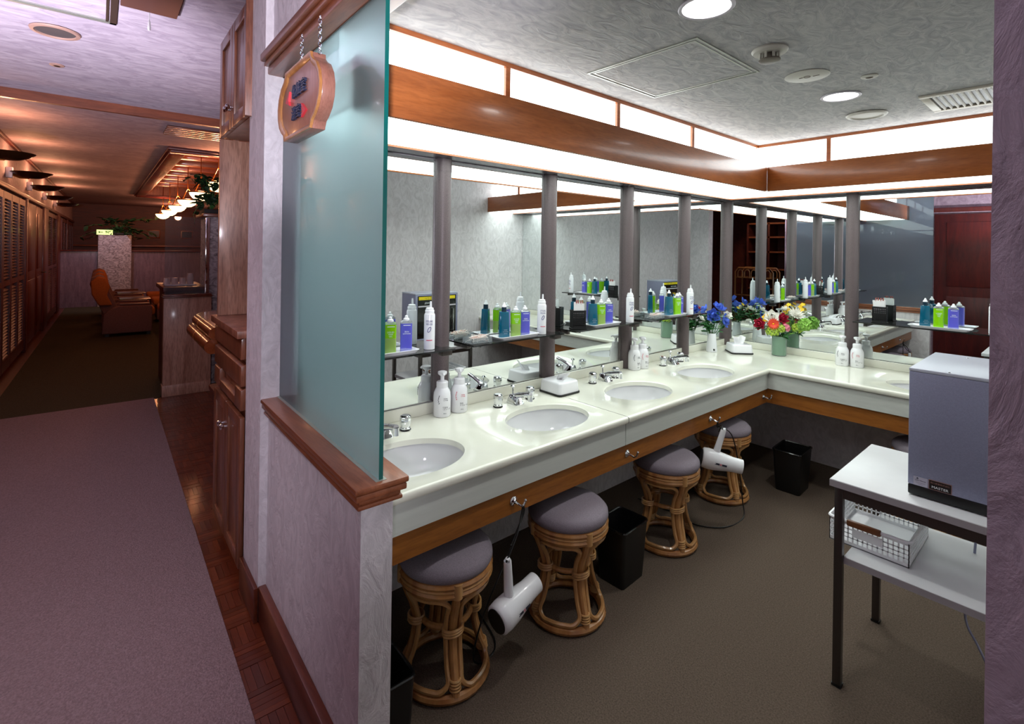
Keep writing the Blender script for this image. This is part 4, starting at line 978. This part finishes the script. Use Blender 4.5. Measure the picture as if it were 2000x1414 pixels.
# ---- white table with machine
t = thing('side_table', 'white two-tier side table on square metal legs', 'table', (-.372, 2.265, .001))
B().box(-.233, .233, -.25, .25, .688, .713).build('tabletop', 'table_white', t, bevel=.002)
m = B(); m.box(-.234, .234, -.2515, -.2500, .688, .710); m.box(-.2345, -.233, -.25, .25, .688, .710); m.build('edge_band', 'table_edge', t)
for x in (-.206, .206):
    for y in (-.237, .237):
        lg = B().box(x-.0125, x+.0125, y-.0125, y+.0125, .008, .688).build('leg', 'steel_dark', t, bevel=.001)
        B().box(x-.0145, x+.0145, y-.0145, y+.0145, 0, .008).build('foot', 'black', lg)
for y in (-.237, .237): B().box(-.193, .193, y-.010, y+.010, .655, .688).build('frame_rail', 'steel_dark', t)
for x in (-.206, .206): B().box(x-.010, x+.010, -.225, .225, .655, .688).build('frame_rail', 'steel_dark', t)
B().box(-.193, .228, -.235, .235, .428, .452).build('lower_shelf', 'table_white', t, bevel=.002)
B().box(-.193, .228, -.2365, -.235, .428, .450).build('edge_band', 'table_edge', t)
t = thing('grey_machine', 'grey metal cabinet machine with black foot on the white table', 'machine', (-.29, 2.288, .7145))
B().box(-.110, .110, -.205, .205, 0.004, .036).build('machine_foot', 'black', t, bevel=.004)
B().box(-.110, .110, -.205, .205, .036, .405).build('machine_body', 'machine_grey', t, bevel=.003)
B().box(-.111, .111, -.206, .206, .405, .416).build('machine_lid', 'machine_top', t, bevel=.003)
for y in (-.198, .15): B().ball(.004, (-.01, y, .417), 8, .6).build('lid_screw', 'chrome', t)
lb = B().box(-.095, -.0585, -.2062, -.2052, .038, .066).build('maker_label', 'label_grey', t)
text('printed_text', 'Quick Warmer', .0058, 'print_dark', lb, (-.0768, -.2064, .055), ext=.0001, sx=.8); text('printed_text', '―――――\n―――', .005, 'print_dark', lb, (-.0768, -.2064, .045), ext=.0001)
B().lathe([(.004, 0), (.001, .004)], 3, (0, 0, 0)).build('printed_mark', 'print_dark', lb).location = (-.085, -.2064, .060)
pl = B().box(-.056, .0005, -.2066, -.2052, .038, .068).build('name_plate', 'plate_border', t)
B().box(-.0545, -.001, -.2071, -.2066, .0395, .0665).build('plate_face', 'plate_black', pl)
text('printed_text', 'MASTER', .0105, 'print_white', pl, (-.0278, -.2074, .0465), ext=.0001, sx=1.1)
text('printed_text', '西川産業株式会社', .006, 'plate_border', pl, (-.0278, -.2074, .0595), ext=.0001)
# front of the machine looks into the room's left mirror
fr = B().box(-.1125, -.110, -.185, .185, .05, .395).build('machine_front', 'black_gloss', t)
B().box(-.1132, -.1125, -.175, .175, .362, .388).build('yellow_strip', 'yellow_label', fr)
text('printed_text', 'ご自由にお使いください', .022, 'print_dark', fr, (-.1135, 0, .375), (pi/2, 0, -pi/2), .0002)
text('printed_text', 'HOT TOWEL', .022, 'print_white', fr, (-.1135, -.06, .335), (pi/2, 0, -pi/2), .0002)
B().box(-.1140, -.1125, -.18, .18, .305, .316).build('trim_bar', 'white_metal', fr)
for z in (.10, .20): B().box(-.1135, -.1125, -.11, -.05, z, z+.05).build('window_label', 'screen_blue', fr)
B().tube([(-.115, .15, .10), (-.128, .15, .10), (-.128, .15, .28), (-.115, .15, .28)], .004, 8).build('door_handle', 'chrome', t)
m = B().tube(soft([(-.265, 2.42, .60), (-.275, 2.41, .40), (-.292, 2.40, .255), (-.285, 2.39, .20), (-.255, 2.36, .165), (-.20, 2.30, .10), (-.14, 2.28, .03), (-.12, 2.27, .006), (.10, 2.30, .006), (.48, 2.35, .006)], 5), .0038, 8)
tag(m.build('power_cable', 'machine_grey', None), 'thin grey power cable hanging below the white table', 'cable')
# ---- lattice basket on the lower shelf
t = thing('lattice_basket', 'white plastic lattice basket with brown handle on the lower table shelf', 'basket', (-.518, 2.268, .4535))
def lattice(m, L, h, put):
    for z0, z1 in ((0, .014), (h-.012, h)): put(m, 0, L, z0, z1)
    n = int(L/.0145)
    for i in range(n+1): a = L*i/n; put(m, max(0, a-.0022), min(L, a+.0022), .014, h-.012)
    for k in range(1, 4): z = .014+(h-.026)*k/4; put(m, 0, L, z-.002, z+.002)
bw, bd, bh = .118, .148, .085
for nm, L, put in (('side', 2*bw, lambda m, a, b, z0, z1: m.box(-bw+a, -bw+b, -bd, -bd+.003, z0, z1)), ('side', 2*bw, lambda m, a, b, z0, z1: m.box(-bw+a, -bw+b, bd-.003, bd, z0, z1)),
        ('side', 2*bd, lambda m, a, b, z0, z1: m.box(-bw, -bw+.003, -bd+a, -bd+b, z0, z1)), ('side', 2*bd, lambda m, a, b, z0, z1: m.box(bw-.003, bw, -bd+a, -bd+b, z0, z1))):
    m = B(); lattice(m, L, bh, put); m.build('basket_side', 'white_plastic', t, smooth=0)
B().box(-bw, bw, -bd, bd, -.0005, .003).build('basket_floor', 'white_plastic', t)
B().tube([(p[0], p[1], bh) for p in rounded(-bw-.002, bw+.002, -bd-.002, bd+.002, .014, 4)], .0055, 6, True).build('basket_rim', 'white_plastic', t)
B().box(-.045, .045, -bd-.006, -bd-.001, .038, .066).build('name_holder', 'white_plastic', t)
B().box(-.062, .040, -bd-.010, -bd+.006, .072, .093).build('basket_handle', 'wood_handle', t, bevel=.004)

# ---- ceiling fittings of the vanity room
def ceil(name, label, cat, x, y, z=2.2495): return thing(name, label, cat, (x, y, z))
for x, y, l in ((-.788, 1.455, 'round lit downlight nearest the top edge of the picture'), (-.803, 2.747, 'round lit downlight farther back near the vent')):
    t = ceil('downlight', l, 'ceiling light', x, y); t['group'] = 'downlights in the vanity ceiling'
    B().lathe([(.080, 0), (.083, -.004), (.080, -.007), (.071, -.006), (.069, 0)], 40).build('ring', 'white_metal', t); B().lathe([(.070, -.002), (.001, -.002)], 36, cap=False).build('diffuser', 'downlight_glow', t)
t = ceil('smoke_detector', 'round cream smoke detector with slotted cage on the ceiling', 'detector', -.797, 1.935)
B().lathe([(.060, 0), (.062, -.006), (.056, -.014), (.040, -.016)], 32).build('base', 'detector_white', t)
for k in range(8):
    a = 2*pi*k/8; B().box(.030, .036, -.004, .004, -.038, -.015).build('cage_rib', 'detector_white', t).rotation_euler = (0, 0, a)
B().lathe([(.036, -.036), (.037, -.042), (.030, -.046), (.001, -.046)], 24, cap=False).build('cage_plate', 'detector_grey', t)
B().cyl(.024, -.036, -.014, 20).build('core', 'detector_grey', t)
t = ceil('ceiling_plate', 'flat round cover plate between the two downlights', 'ceiling plate', -.807, 2.332)
B().lathe([(.082, 0), (.084, -.003), (.078, -.006), (.001, -.006)], 40).build('plate', 'detector_white', t); B().ring(.012, .002, -.006, 18, 6).build('keyhole', 'detector_grey', t)
B().box(-.03, -.016, -.003, .003, -.0075, -.006).build('slot', 'detector_grey', t); B().box(.02, .045, .006, .009, -.0075, -.006).build('slot', 'detector_grey', t)
t = ceil('ceiling_sensor', 'tiny round sensor right of the flat cover plate', 'sensor', -.633, 2.524)
B().lathe([(.030, 0), (.031, -.004), (.024, -.007), (.014, -.007)], 26, cap=False).build('ring', 'detector_white', t); B().lathe([(.014, -.007), (.012, -.004), (.001, -.004)], 20, cap=False).build('eye', 'detector_grey', t)
t = ceil('ceiling_speaker', 'round white ceiling disc just above the back cornice', 'speaker', -.813, 3.20)
B().lathe([(.088, 0), (.094, -.005), (.088, -.012), (.078, -.014), (.074, -.008), (.001, -.010)], 40).build('disc', 'detector_white', t)
t = ceil('air_vent', 'cream louvred air vent at the right edge of the ceiling', 'vent', -.40, 3.195)
for a in ((-.16, .16, -.185, -.150), (-.16, .16, .150, .185), (-.16, -.125, -.15, .15), (.125, .16, -.15, .15)): B().box(a[0], a[1], a[2], a[3], -.010, 0).build('vent_frame', 'vent_white', t, bevel=.003)
B().box(-.125, .125, -.15, .15, -.002, -.0005).build('backing', 'black', t)
for k in range(10):
    x = -.113+k*.025; m = B(); m.hexa([(x, -.15, -.012), (x+.006, -.15, -.003), (x+.006, .15, -.003), (x, .15, -.012), (x+.002, -.15, -.012), (x+.008, -.15, -.003), (x+.008, .15, -.003), (x+.002, .15, -.012)]); m.build('slat', 'vent_white', t)
t = ceil('ceiling_hatch', 'square access hatch with thin metal frame in the vanity ceiling', 'hatch', -1.17, 1.888)
for w, mt, z in ((.250, 'hatch_metal', -.004), (.232, 'hatch_metal', -.003)):
    for a in ((-w, w, -w, -w+.007), (-w, w, w-.007, w), (-w, -w+.007, -w+.007, w-.007), (w-.007, w, -w+.007, w-.007)): B().box(a[0], a[1], a[2], a[3], z, 0).build('hatch_frame', mt, t)
B().box(-.240, .240, -.240, .240, -.0015, -.0002).build('hatch_panel', 'ceiling_paper', t)
# ================================================================ HANGING SIGN
def kthing(name, label, cat, u, v, z, group=None): return thing(name, label, cat, Kp((u, v, z)), KR, group)
t = kthing('hanging_sign', 'shield-shaped wooden sign with raised characters hanging before the frosted glass', 'sign', 1.668, .478, 1.962)
half = [(0, .113), (.130, .113), (.134, .098), (.150, .085), (.180, .070), (.205, .040), (.216, .005), (.212, -.030), (.195, -.060), (.170, -.080), (.146, -.092), (.136, -.108), (.135, -.114), (0, -.114)]
out = half+[(-x, z) for x, z in half[::-1] if x > 0]
m = MB(kf); m.prism(out, .004, .042, 'y'); m.build('sign_board', 'sign_wood', t, bevel=.002)
m = MB(kf); n = len(out); inn = [(x*.90, z*.87) for x, z in out]; inn2 = [(x*.875, z*.84) for x, z in out]
vs = [(x, .004, z) for x, z in out]+[(x, -.004, z) for x, z in out]+[(x, -.004, z) for x, z in [(a*.965, b*.955) for a, b in out]]+[(x, .000, z) for x, z in inn]+[(x, .004, z) for x, z in inn2]
m._add(vs, [(q*n+i, q*n+(i+1) % n, (q+1)*n+(i+1) % n, (q+1)*n+i) for q in range(4) for i in range(n)]); m.build('sign_rim', 'sign_edge', t, smooth=50)
text('sign_character', '化粧室', .046, 'letters_blue', t, (-.012, .000, .028), (pi/2, 0, pi), .004, sx=1.0)
text('sign_character', '浴室', .046, 'letters_blue', t, (.012, .000, -.042), (pi/2, 0, pi), .004)
MB(kf).prism([(.125, .012), (.082, .042), (.092, .012), (.082, -.004)], -.003, .004, 'y').build('arrow', 'letters_red', t)
MB(kf).prism([(-.088, -.050), (-.045, -.022), (-.055, -.050), (-.045, -.066)], -.003, .004, 'y').build('arrow', 'letters_red', t)
for du in (-.135, .040):
    m = MB(kf); k = 0; z = .114
    while z < .226:
        pts = [((.0045*cos(a) if k % 2 else 0)+du*(1), .022+(0 if k % 2 else .0045*cos(a)), z+.0075*sin(a)) for a in [2*pi*i/10 for i in range(10)]]
        m.tube(pts, .0014, 5, True); z += .0115; k += 1
    m.build('chain', 'chrome', t)
# ================================================================ CORRIDOR
def knob(m, u, v, z):
    return m
# upper cabinet
def cab_door(t, u0, u1, v, z0, z1, name='cabinet_door', fw=.055):
    m = B(Kp); d = .020
    for a in ((u0, u0+fw, z0, z1), (u1-fw, u1, z0, z1), (u0+fw, u1-fw, z0, z0+fw), (u0+fw, u1-fw, z1-fw, z1)): m.box(a[0], a[1], v, v+d, a[2], a[3])
    m.box(u0+fw, u1-fw, v+.009, v+d, z0+fw, z1-fw)
    return m.build(name, 'cabinet_wood', t, bevel=.0025)
def chrome_knob(p, u, v, z):
    m = B(Kp); MM = Matrix.Rotation(pi/2, 3, 'X')
    m.lathe([(.006, 0), (.006, .012), (.013, .018), (.0145, .024), (.011, .030), (.002, .032)], 16, (u, v, z), MM); return m.build('knob', 'chrome', p)
t = thing('wall_cabinet', 'upper wooden wall cabinet with two panelled doors beside the pillar', 'cabinet')
B(Kp).box(2.44, 3.06, .506, .76, 2.065, 2.56).build('cabinet_body', 'cabinet_wood', t, bevel=.003)
B(Kp).box(2.425, 2.44, .478, .76, 2.06, 2.565).build('side_panel', 'oak_red', t, bevel=.003)
for u0, u1, ku in ((2.442, 2.748, 2.722), (2.752, 3.058, 2.780)):
    d = cab_door(t, u0, u1, .484, 2.062, 2.562); chrome_knob(d, ku, .484, 2.155)
t = thing('base_cabinet', 'lower wooden cabinet with three drawers and two doors beside the pillar', 'cabinet')
B(Kp).box(2.49, 3.10, .514, .80, .06, 1.088).build('cabinet_body', 'cabinet_wood', t)
B(Kp).box(2.49, 3.10, .53, .80, 0.0005, .06).build('plinth', 'baseboard_wood', t)
B(Kp).box(2.465, 3.13, .468, .82, 1.09, 1.124).build('top_slab', 'oak_red', t, bevel=.003)
def front(z0, z1, notch=False):
    m = B(Kp); u0, u1, v0, v1, c = 2.475, 3.12, .486, .513, .010
    def seg(a, b, zt): m.prism([(v0, z0), (v1, z0), (v1, zt+.012), (v0+.002, zt)], a, b, 'x')
    if notch: seg(u0, 2.60, z1); seg(2.60, 2.98, z0+.035); seg(2.98, u1, z1)
    else: seg(u0, u1, z1)
    return m
front(.995, 1.084).build('drawer', 'cabinet_wood', t, bevel=.0015)
front(.876, .962).build('drawer', 'cabinet_wood', t, bevel=.0015)
front(.770, .857, True).build('drawer', 'cabinet_wood', t, bevel=.0015)
for u0, u1, ku in ((2.475, 2.795, 2.765), (2.80, 3.12, 2.83)):
    d = cab_door(t, u0, u1, .486, .075, .738); chrome_knob(d, ku, .486, .625)
struct(B(Kp).box(3.065, 3.095, .490, .90, 1.125, 2.062).build('trim_6', 'oak_pale', bevel=.002))
# reception counter
t = thing('reception_counter', 'reception counter with two rounded glossy wooden edges beyond the base cabinet', 'counter')
def path(v0, ue, r, z):
    pts = [(3.135, v0, z), (3.5, v0, z), (ue-r, v0, z)]
    pts += [(ue-r+r*sin(a), v0+r-r*cos(a), z) for a in [pi/2*i/8 for i in range(1, 9)]]
    return pts+[(ue, 1.14, z)]
B(Kp).tube(path(.492, 3.98, .22, 1.020), .034, 14).build('upper_bullnose', 'counter_gloss', t, smooth=60)
B(Kp).tube(path(.478, 4.06, .22, .950), .040, 14).build('lower_bullnose', 'counter_gloss', t, smooth=60)
def slab(v0, ue, r): return [(3.135, 1.14), (3.135, v0)]+[(p[0], p[1]) for p in path(v0, ue, r, 0)[1:]]
B(Kp).prism(slab(.492, 3.98, .22), 1.03, 1.054).build('counter_top', 'counter_gloss', t)
B(Kp).prism(slab(.50, 4.0, .22), .91, 1.03).build('counter_band', 'counter_gloss', t)
lo = slab(.66, 3.86, .16); hi = slab(.51, 4.0, .22); m = B(Kp); n = len(lo)
m._add([(p[0], p[1], .72) for p in lo]+[(p[0], p[1], .915) for p in hi], [tuple(range(n))[::-1], tuple(range(n, 2*n))]+[(i, (i+1) % n, n+(i+1) % n, n+i) for i in range(n)]); m.build('counter_flare', 'oak_red', t)
B(Kp).box(3.135, 3.84, .68, 1.14, 0, .72).build('counter_front', 'wallpaper', t)
B(Kp).box(3.135, 3.70, .545, .68, .585, .615).build('foot_shelf', 'door_red', t, bevel=.004)
B(Kp).box(3.135, 3.66, .57, .68, 0, .585).build('foot_panel', 'door_red', t)
for zz, vv, rr in ((1.020, .492, .0345), (.950, .478, .0405)):
    m = B(Kp); m.tube([(3.55+.001*i, vv, zz) for i in range(6)], rr, 16); m.build('joint_band', 'brass', t)
# low screen with glass
sw = struct(B(Kp).box(6.0, 6.10, .492, .90, .11, .97).build('wall_screen', 'oak_pale', bevel=.002))
B(Kp).box(5.985, 6.115, .486, .90, .0005, .11).build('baseboard', 'oak_pale', sw, bevel=.003)
B(Kp).box(5.98, 6.12, .480, .905, .97, .985).build('cap_rail', 'baseboard_wood', sw, bevel=.003); B(Kp).box(5.985, 6.115, .486, .90, .985, 1.0).build('cap_rail', 'baseboard_wood', sw, bevel=.004)
t = thing('glass_screen', 'clear glass screen with steel corner post on the low wooden panel', 'glass screen')
B(Kp).box(6.035, 6.045, .50, .838, 1.001, 1.775).build('glass_pane', 'clear_glass', t, smooth=0)
B(Kp).box(6.03, 6.05, .842, .880, 1.001, 1.78).build('corner_post', 'chrome', t, bevel=.003)
B(Kp).box(6.05, 6.055, .855, .865, 1.001, 1.775).build('clamp', 'steel_dark', t)
B(Kp).box(6.01, 6.02, .845, .865, 1.10, 1.13).build('clamp', 'chrome', t)
struct(B(Kp).box(6.3, 6.75, .895, 1.14, 0, 1.80).build('wall_stone', 'stone_rough', bevel=.004))
struct(B(Kp).box(6.25, 6.8, .85, 1.14, 1.801, 1.835).build('trim_7', 'fascia_wood', bevel=.004))
t = thing('back_counter', 'dark glossy counter behind the clear glass screen', 'counter')
B(Kp).box(6.15, 7.0, .50, .88, 1.02, 1.062).build('counter_top', 'door_red', t, bevel=.003); B(Kp).box(6.2, 6.95, .53, .86, 0.008, 1.02).build('counter_body', 'dark_red', t)
tag(B(Kp).box(6.35, 6.62, .53, .81, 1.0625, 1.074).build('cup_tray', 'white_metal', bevel=.004), 'pale tray of upturned cups behind the clear glass screen', 'tray')
cup = None
for k, (u, v, z) in enumerate(((6.45, .555, 1.0745), (6.45, .625, 1.0745), (6.45, .695, 1.0745), (6.45, .763, 1.0745), (6.45, .763, 1.1215))):
    m = B().lathe([(.033, 0), (.034, .003), (.027, .066), (.024, .069), (.001, .069)], 18, cap=False)
    o = m.build('cup', 'cup_glass', None, loc=Kp((u, v, z)))
    tag(o, ('upturned glass cup at the left end of the tray', 'upturned glass cup second from the left on the tray', 'upturned glass cup third from the left on the tray', 'upturned glass cup under the stacked one', 'upturned glass cup stacked on top of another')[k], 'cup', 'cups on the tray')
# plants
def ivy(name, label, u, v, z, spread, n, seed, s=.06):
    t = kthing(name, label, 'plant', u, v, z); rnd = random.Random(seed); m = B(); st_ = B()
    MB().box(-.16, .16, -.09, .09, 0, .05).build('planter', 'dark_void', t, bevel=.006)
    for k in range(n//6):
        a = rnd.uniform(0, 2*pi); r = rnd.uniform(.3, 1.0); e = Vector((spread[0]*r*cos(a), spread[1]*r*sin(a), rnd.uniform(spread[2], spread[3])))
        pts = [Vector((0, 0, .05)), Vector((e.x*.35, e.y*.35, max(e.z*.6, .0)+.14)), Vector((e.x*.8, e.y*.8, e.z*.8+.08)), e]
        st_.tube(pts, .003, 5)
        for q in range(6):
            f = .3+.7*q/5; i = min(2, int(f*3)); g = f*3-i; p = pts[i]*(1-g)+pts[i+1]*g
            d = Vector((rnd.uniform(-1, 1), rnd.uniform(-1, 1), rnd.uniform(-.6, .5)))
            petal(m, p, d, (rnd.uniform(-.4, .4), rnd.uniform(-.4, .4), 1), s*rnd.uniform(.7, 1.3), s*.36, .2, -.2, nu=2, nv=3, pt=1.8)
    st_.build('stems', 'stem_green', t); o = m.build('foliage', 'leaf_dark', t, smooth=60, recalc=False); o['kind'] = 'stuff'
ivy('potted_ivy', 'dark ivy trailing on top of the stone pillar behind the cabinet', 6.50, .96, 1.836, (.25, .26, -.10, .42), 150, 4, .085)
ivy('potted_ivy', 'dark bushy plant on top of the far stone column', 15.5, .36, 1.701, (.3, .75, -.15, .42), 170, 8, .13)
# exit sign
t = kthing('exit_sign', 'pale lit exit sign with green arrow on the far stone column', 'sign', 15.42, .09, 1.702)
MB(kf).box(-.02, .02, -.15, .15, .0, .115).build('sign_box', 'exit_green', t, bevel=.003)
m = MB(kf); m.prism([(-.125, .058), (-.09, .085), (-.09, .066), (-.03, .066), (-.03, .05), (-.09, .05), (-.09, .031)], -.024, -.0205, 'x'); m.build('arrow', 'exit_mark', t)
m = MB(kf); 
for a in ((.02, .03, .03, .09), (.07, .08, .03, .09), (.03, .07, .08, .09), (.045, .055, .035, .07)): m.box(-.024, -.0205, a[0], a[1], a[2], a[3])
m.build('pictogram', 'exit_mark', t)
# armchairs
def armchair():
    t = kthing('wing_armchair', '', 'armchair', 0, 0, 0, 'wing armchairs in the lounge')
    arm = [(.04, .045), (.69, .045), (.69, .455), (.665, .485), (.27, .490), (.15, .45), (.06, .36)]
    for u0 in (0, .60): MB(kf).prism(arm, u0, u0+.13, 'x').build('arm', 'chair_side', t, bevel=.02, seg=3)
    for u0 in (.02, .62): MB(kf).box(u0, u0+.09, .26, .66, .487, .515).build('armrest', 'dark_red', t, bevel=.008)
    MB(kf).box(.13, .60, .17, .70, .07, .30).build('seat_base', 'chair_side', t, bevel=.01); MB(kf).box(.135, .595, .20, .74, .30, .43).build('seat_cushion', 'chair_orange', t, bevel=.035, seg=3)
    MB(kf).prism([(.27, .36), (.14, .70), (.06, .95), (.0, .975), (-.10, .93), (-.115, .84), (-.04, .60), (.08, .30)], .10, .63, 'x').build('backrest', 'chair_side', t, bevel=.02, seg=3)
    for u0 in (.03, .60): MB(kf).prism([(.0, .50), (-.09, .68), (-.105, .88), (-.02, .965), (.08, .94), (.135, .80), (.10, .66), (.17, .50)], u0, u0+.10, 'x').build('wing', 'chair_orange', t, bevel=.025, seg=3)
    for u0, v0 in ((.03, .08), (.03, .62), (.65, .08), (.65, .62)): MB(kf).box(u0, u0+.05, v0, v0+.05, 0, .045).build('foot', 'black', t)
    return t
ch = armchair()
for k, (u, l) in enumerate(((10.28, 'nearest orange-brown wing armchair beyond the runner'), (11.65, 'second orange-brown wing armchair, behind the nearest one'), (13.0, 'farthest orange-brown wing armchair, close to the low partition'))):
    o = ch if k == 0 else dup(ch, (0, 0, 0)); o.location = Kp((u, 0.0, .0075)); o['label'] = l
def ottoman():
    t = kthing('ottoman', '', 'ottoman', 0, 0, 0, 'ottomans in front of the armchairs')
    MB(kf).box(0, .55, .06, .42, .05, .33).build('ottoman_base', 'chair_side', t, bevel=.015); MB(kf).box(-.02, .57, .0, .45, .33, .45).build('ottoman_cushion', 'chair_orange', t, bevel=.04, seg=3)
    for a in ((.02, .09), (.48, .09), (.02, .35), (.48, .35)): MB(kf).box(a[0], a[0]+.04, a[1], a[1]+.04, 0, .05).build('foot', 'black', t)
    return t
ot = ottoman()
for k, (u, l) in enumerate(((10.38, 'ottoman in front of the nearest armchair'), (11.75, 'ottoman in front of the second armchair'), (13.1, 'ottoman in front of the farthest armchair'))):
    o = ot if k == 0 else dup(ot, (0, 0, 0)); o.location = Kp((u, .80, .0075)); o['label'] = l
for k, (u, l) in enumerate(((11.05, 'small metal side table between the first and second armchairs'), (12.42, 'small metal side table between the second and third armchairs'))):
    t = kthing('lamp_table', l, 'table', u, .30, .0075, 'small tables between the armchairs')
    MB(kf).box(-.01, .5, -.02, .42, .50, .52).build('tabletop', 'bronze_dark', t, bevel=.004); MB(kf).box(.15, .35, .10, .30, 0, .50).build('pedestal', 'bronze_dark', t)
# sconces
for k, u in enumerate((6.5, 8.2, 10.0, 12.0, 14.0)):
    p = Lp((u, 0, 2.30)); t = thing('wall_sconce', ('bronze bowl sconce cut by the left edge of the picture', 'bronze bowl sconce second along the corridor wall', 'bronze bowl sconce third along the corridor wall', 'bronze bowl sconce fourth along the corridor wall', 'bronze bowl sconce farthest along the corridor wall')[k], 'wall lamp', p, KR, 'uplight sconces on the corridor wall')
    MB(kf).lathe([(.02, -.055), (.08, -.048), (.14, -.025), (.185, .008), (.19, .014), (.182, .012), (.135, -.02), (.02, -.046)], 32, (0, .22, 0)).build('bowl', 'bronze_dark', t)
    MB(kf).box(-.035, .035, .002, .06, -.06, .06).build('wall_bracket', 'white_metal', t, bevel=.003)
    MB(kf).tube([(0, .05, -.02), (0, .12, -.05), (0, .2, -.05)], .012, 8).build('arm', 'brass', t)
    MB(kf).ball(.03, (0, .22, -.01), 10).build('bulb', 'bowl_glow', t)
# pendants
pend = None
for k in range(6):
    u = 7.6+1.5*k; z = 2.31-.015*k
    t = kthing('pendant_lamp', ('glowing glass bowl pendant half hidden by the wood panel', 'glowing glass bowl pendant second in the row', 'glowing glass bowl pendant third in the row', 'glowing glass bowl pendant fourth in the row', 'glowing glass bowl pendant fifth in the row', 'glowing glass bowl pendant farthest in the row')[k], 'pendant light', u, 1.2, z, 'bowl pendants under the wooden ceiling tray')
    MB().lathe([(.002, -.122), (.058, -.114), (.112, -.08), (.146, -.034), (.154, 0)], 28, cap=False).build('glass_bowl', 'bowl_glow', t)
    MB().ring(.168, .010, .004, 32).build('rim', 'brass', t)
    for q in range(3): MB().tube([(.163*cos(q*2.094+.4), .163*sin(q*2.094+.4), .006), (.01*cos(q*2.094+.4), .01*sin(q*2.094+.4), .20)], .005, 6).build('rod', 'brass', t)
    MB().tube([(0, 0, .19), (0, 0, 2.998-z)], .006, 8).build('drop_rod', 'brass', t)
    MB().lathe([(.05, 2.98-z), (.055, 2.999-z)], 20).build('ceiling_rose', 'brass', t)
# far wall ledge and pictures
struct(B(Kp).box(19.9, 20.0, -.9, 4.2, 1.40, 1.45).build('trim_8', 'fascia_wood', bevel=.004))
for k, (v, z) in enumerate(((1.35, 1.82), (2.25, 1.82), (2.95, 1.84))):
    t = kthing('framed_picture', ('small dark framed picture at the left of the far lounge wall', 'small dark framed picture in the middle of the far lounge wall', 'small dark framed picture seen through the glass screen')[k], 'picture', 19.99, v, z, 'pictures on the lounge wall')
    MB(kf).box(-.03, 0, -.17, .17, -.13, .13).build('frame', 'fascia_wood', t, bevel=.004); MB(kf).box(-.032, -.03, -.14, .14, -.10, .10).build('image', 'picture_dark', t)
# corridor ceiling fittings
t = kthing('ceiling_speaker', 'round dark speaker grille with copper ring in the corridor ceiling', 'speaker', 4.005, -.215, 2.7395)
MB().lathe([(.095, 0), (.116, -.004), (.112, -.012), (.095, -.014), (.092, -.006)], 40, cap=False).build('speaker_ring', 'speaker_ring', t); MB().lathe([(.094, -.006), (.001, -.006)], 36, cap=False).build('speaker_grille', 'grille_dark', t)
t = kthing('ceiling_sensor', 'tiny round sensor beyond the speaker grille in the corridor ceiling', 'sensor', 4.76, -.245, 2.7395)
MB().lathe([(.040, 0), (.041, -.005), (.030, -.010), (.018, -.010)], 26, cap=False).build('ring', 'speaker_ring', t); MB().lathe([(.018, -.009), (.001, -.009)], 20, cap=False).build('eye', 'black', t)
t = kthing('ceiling_hatch', 'access hatch with brown metal frame in the corridor ceiling', 'hatch', 3.34, -.25, 2.7395)
w = .31
for a, mt in (((-w, w, w-.03, w), 'hatch_dark'), ((-w, w, -w, -w+.02), 'hatch_dark'), ((w-.022, w, -w, w), 'hatch_metal'), ((-w, -w+.022, -w, w), 'hatch_metal')): MB(kf).box(a[0], a[1], a[2], a[3], -.008, 0).build('hatch_frame', mt, t)
for a, mt in (((-w+.02, w-.02, w-.048, w-.036), 'hatch_dark'), ((w-.036, w-.028, -w+.02, w-.03), 'hatch_metal')): MB(kf).box(a[0], a[1], a[2], a[3], -.006, 0).build('hatch_frame', mt, t)
tag(B(Kp).box(2.55, 3.285, .068, .31, 2.715, 2.739).build('ceiling_panel', 'board_brown', bevel=.003), 'flat brown board fixed to the corridor ceiling beside the hatch', 'board')
t = kthing('pull_cord', 'white pull cord hanging from the corridor ceiling', 'cord', 3.30, .190, 2.7395)
MB().tube([(0, 0, 0), (0, 0, -.062)], .0022, 6).build('cord', 'white_plastic', t); MB().lathe([(.003, -.060), (.006, -.07), (.008, -.10), (.006, -.112), (.002, -.114)], 12).build('cord_grip', 'white_plastic', t)
t = kthing('ceiling_vent', 'narrow brown slatted vent in the lounge ceiling left of the upper cabinet', 'vent', 6.3, .78, 2.6845)
MB(kf).box(-.22, .22, -.27, .36, -.004, 0).build('backing', 'dark_void', t)
for k in range(5): MB(kf).box(-.22+.1*k, -.17+.1*k, -.27, .36, -.018, -.004).build('slat', 'fascia_wood', t, bevel=.003)
# things only the mirrors show: dark shelves behind the camera
t = thing('shelf_unit', 'dark wooden shelf unit seen only in the back mirror', 'shelf', (.38, -2.75, 0))
for x in (-.42, 0, .42): B().box(x-.02, x+.02, -.2, .2, 0, 2.1).build('upright', 'dark_red', t)
for z in (.1, .75, 1.15, 1.5, 1.8, 2.08): B().box(-.40, .40, -.2, .2, z, z+.03).build('shelf_board', 'fascia_wood', t)
B().box(-.42, .42, -.22, -.2, 0, 2.1).build('back_panel', 'dark_red', t)
t = thing('rattan_shelf', 'rattan shelf with arched rail seen only in the back mirror', 'shelf', (.36, -2.0, 0))
for y in (-.15, .15):
    B().tube([(-.36, y, 0), (-.36, y, 1.12), (-.30, y, 1.2), (.30, y, 1.2), (.36, y, 1.12), (.36, y, 0)], .016, 8).build('frame_pole', 'rattan', t)
    for k in range(5):
        x = -.26+.13*k; B().tube([(x-.05, y, 1.02)]+[(x-.05*cos(a), y, 1.10+.06*sin(a)) for a in [pi*i/6 for i in range(7)]]+[(x+.05, y, 1.02)], .008, 6).build('arch', 'rattan_light', t)
for z in (.3, .66, 1.0): B().box(-.36, .36, -.15, .15, z, z+.02).build('shelf_board', 'rattan', t)
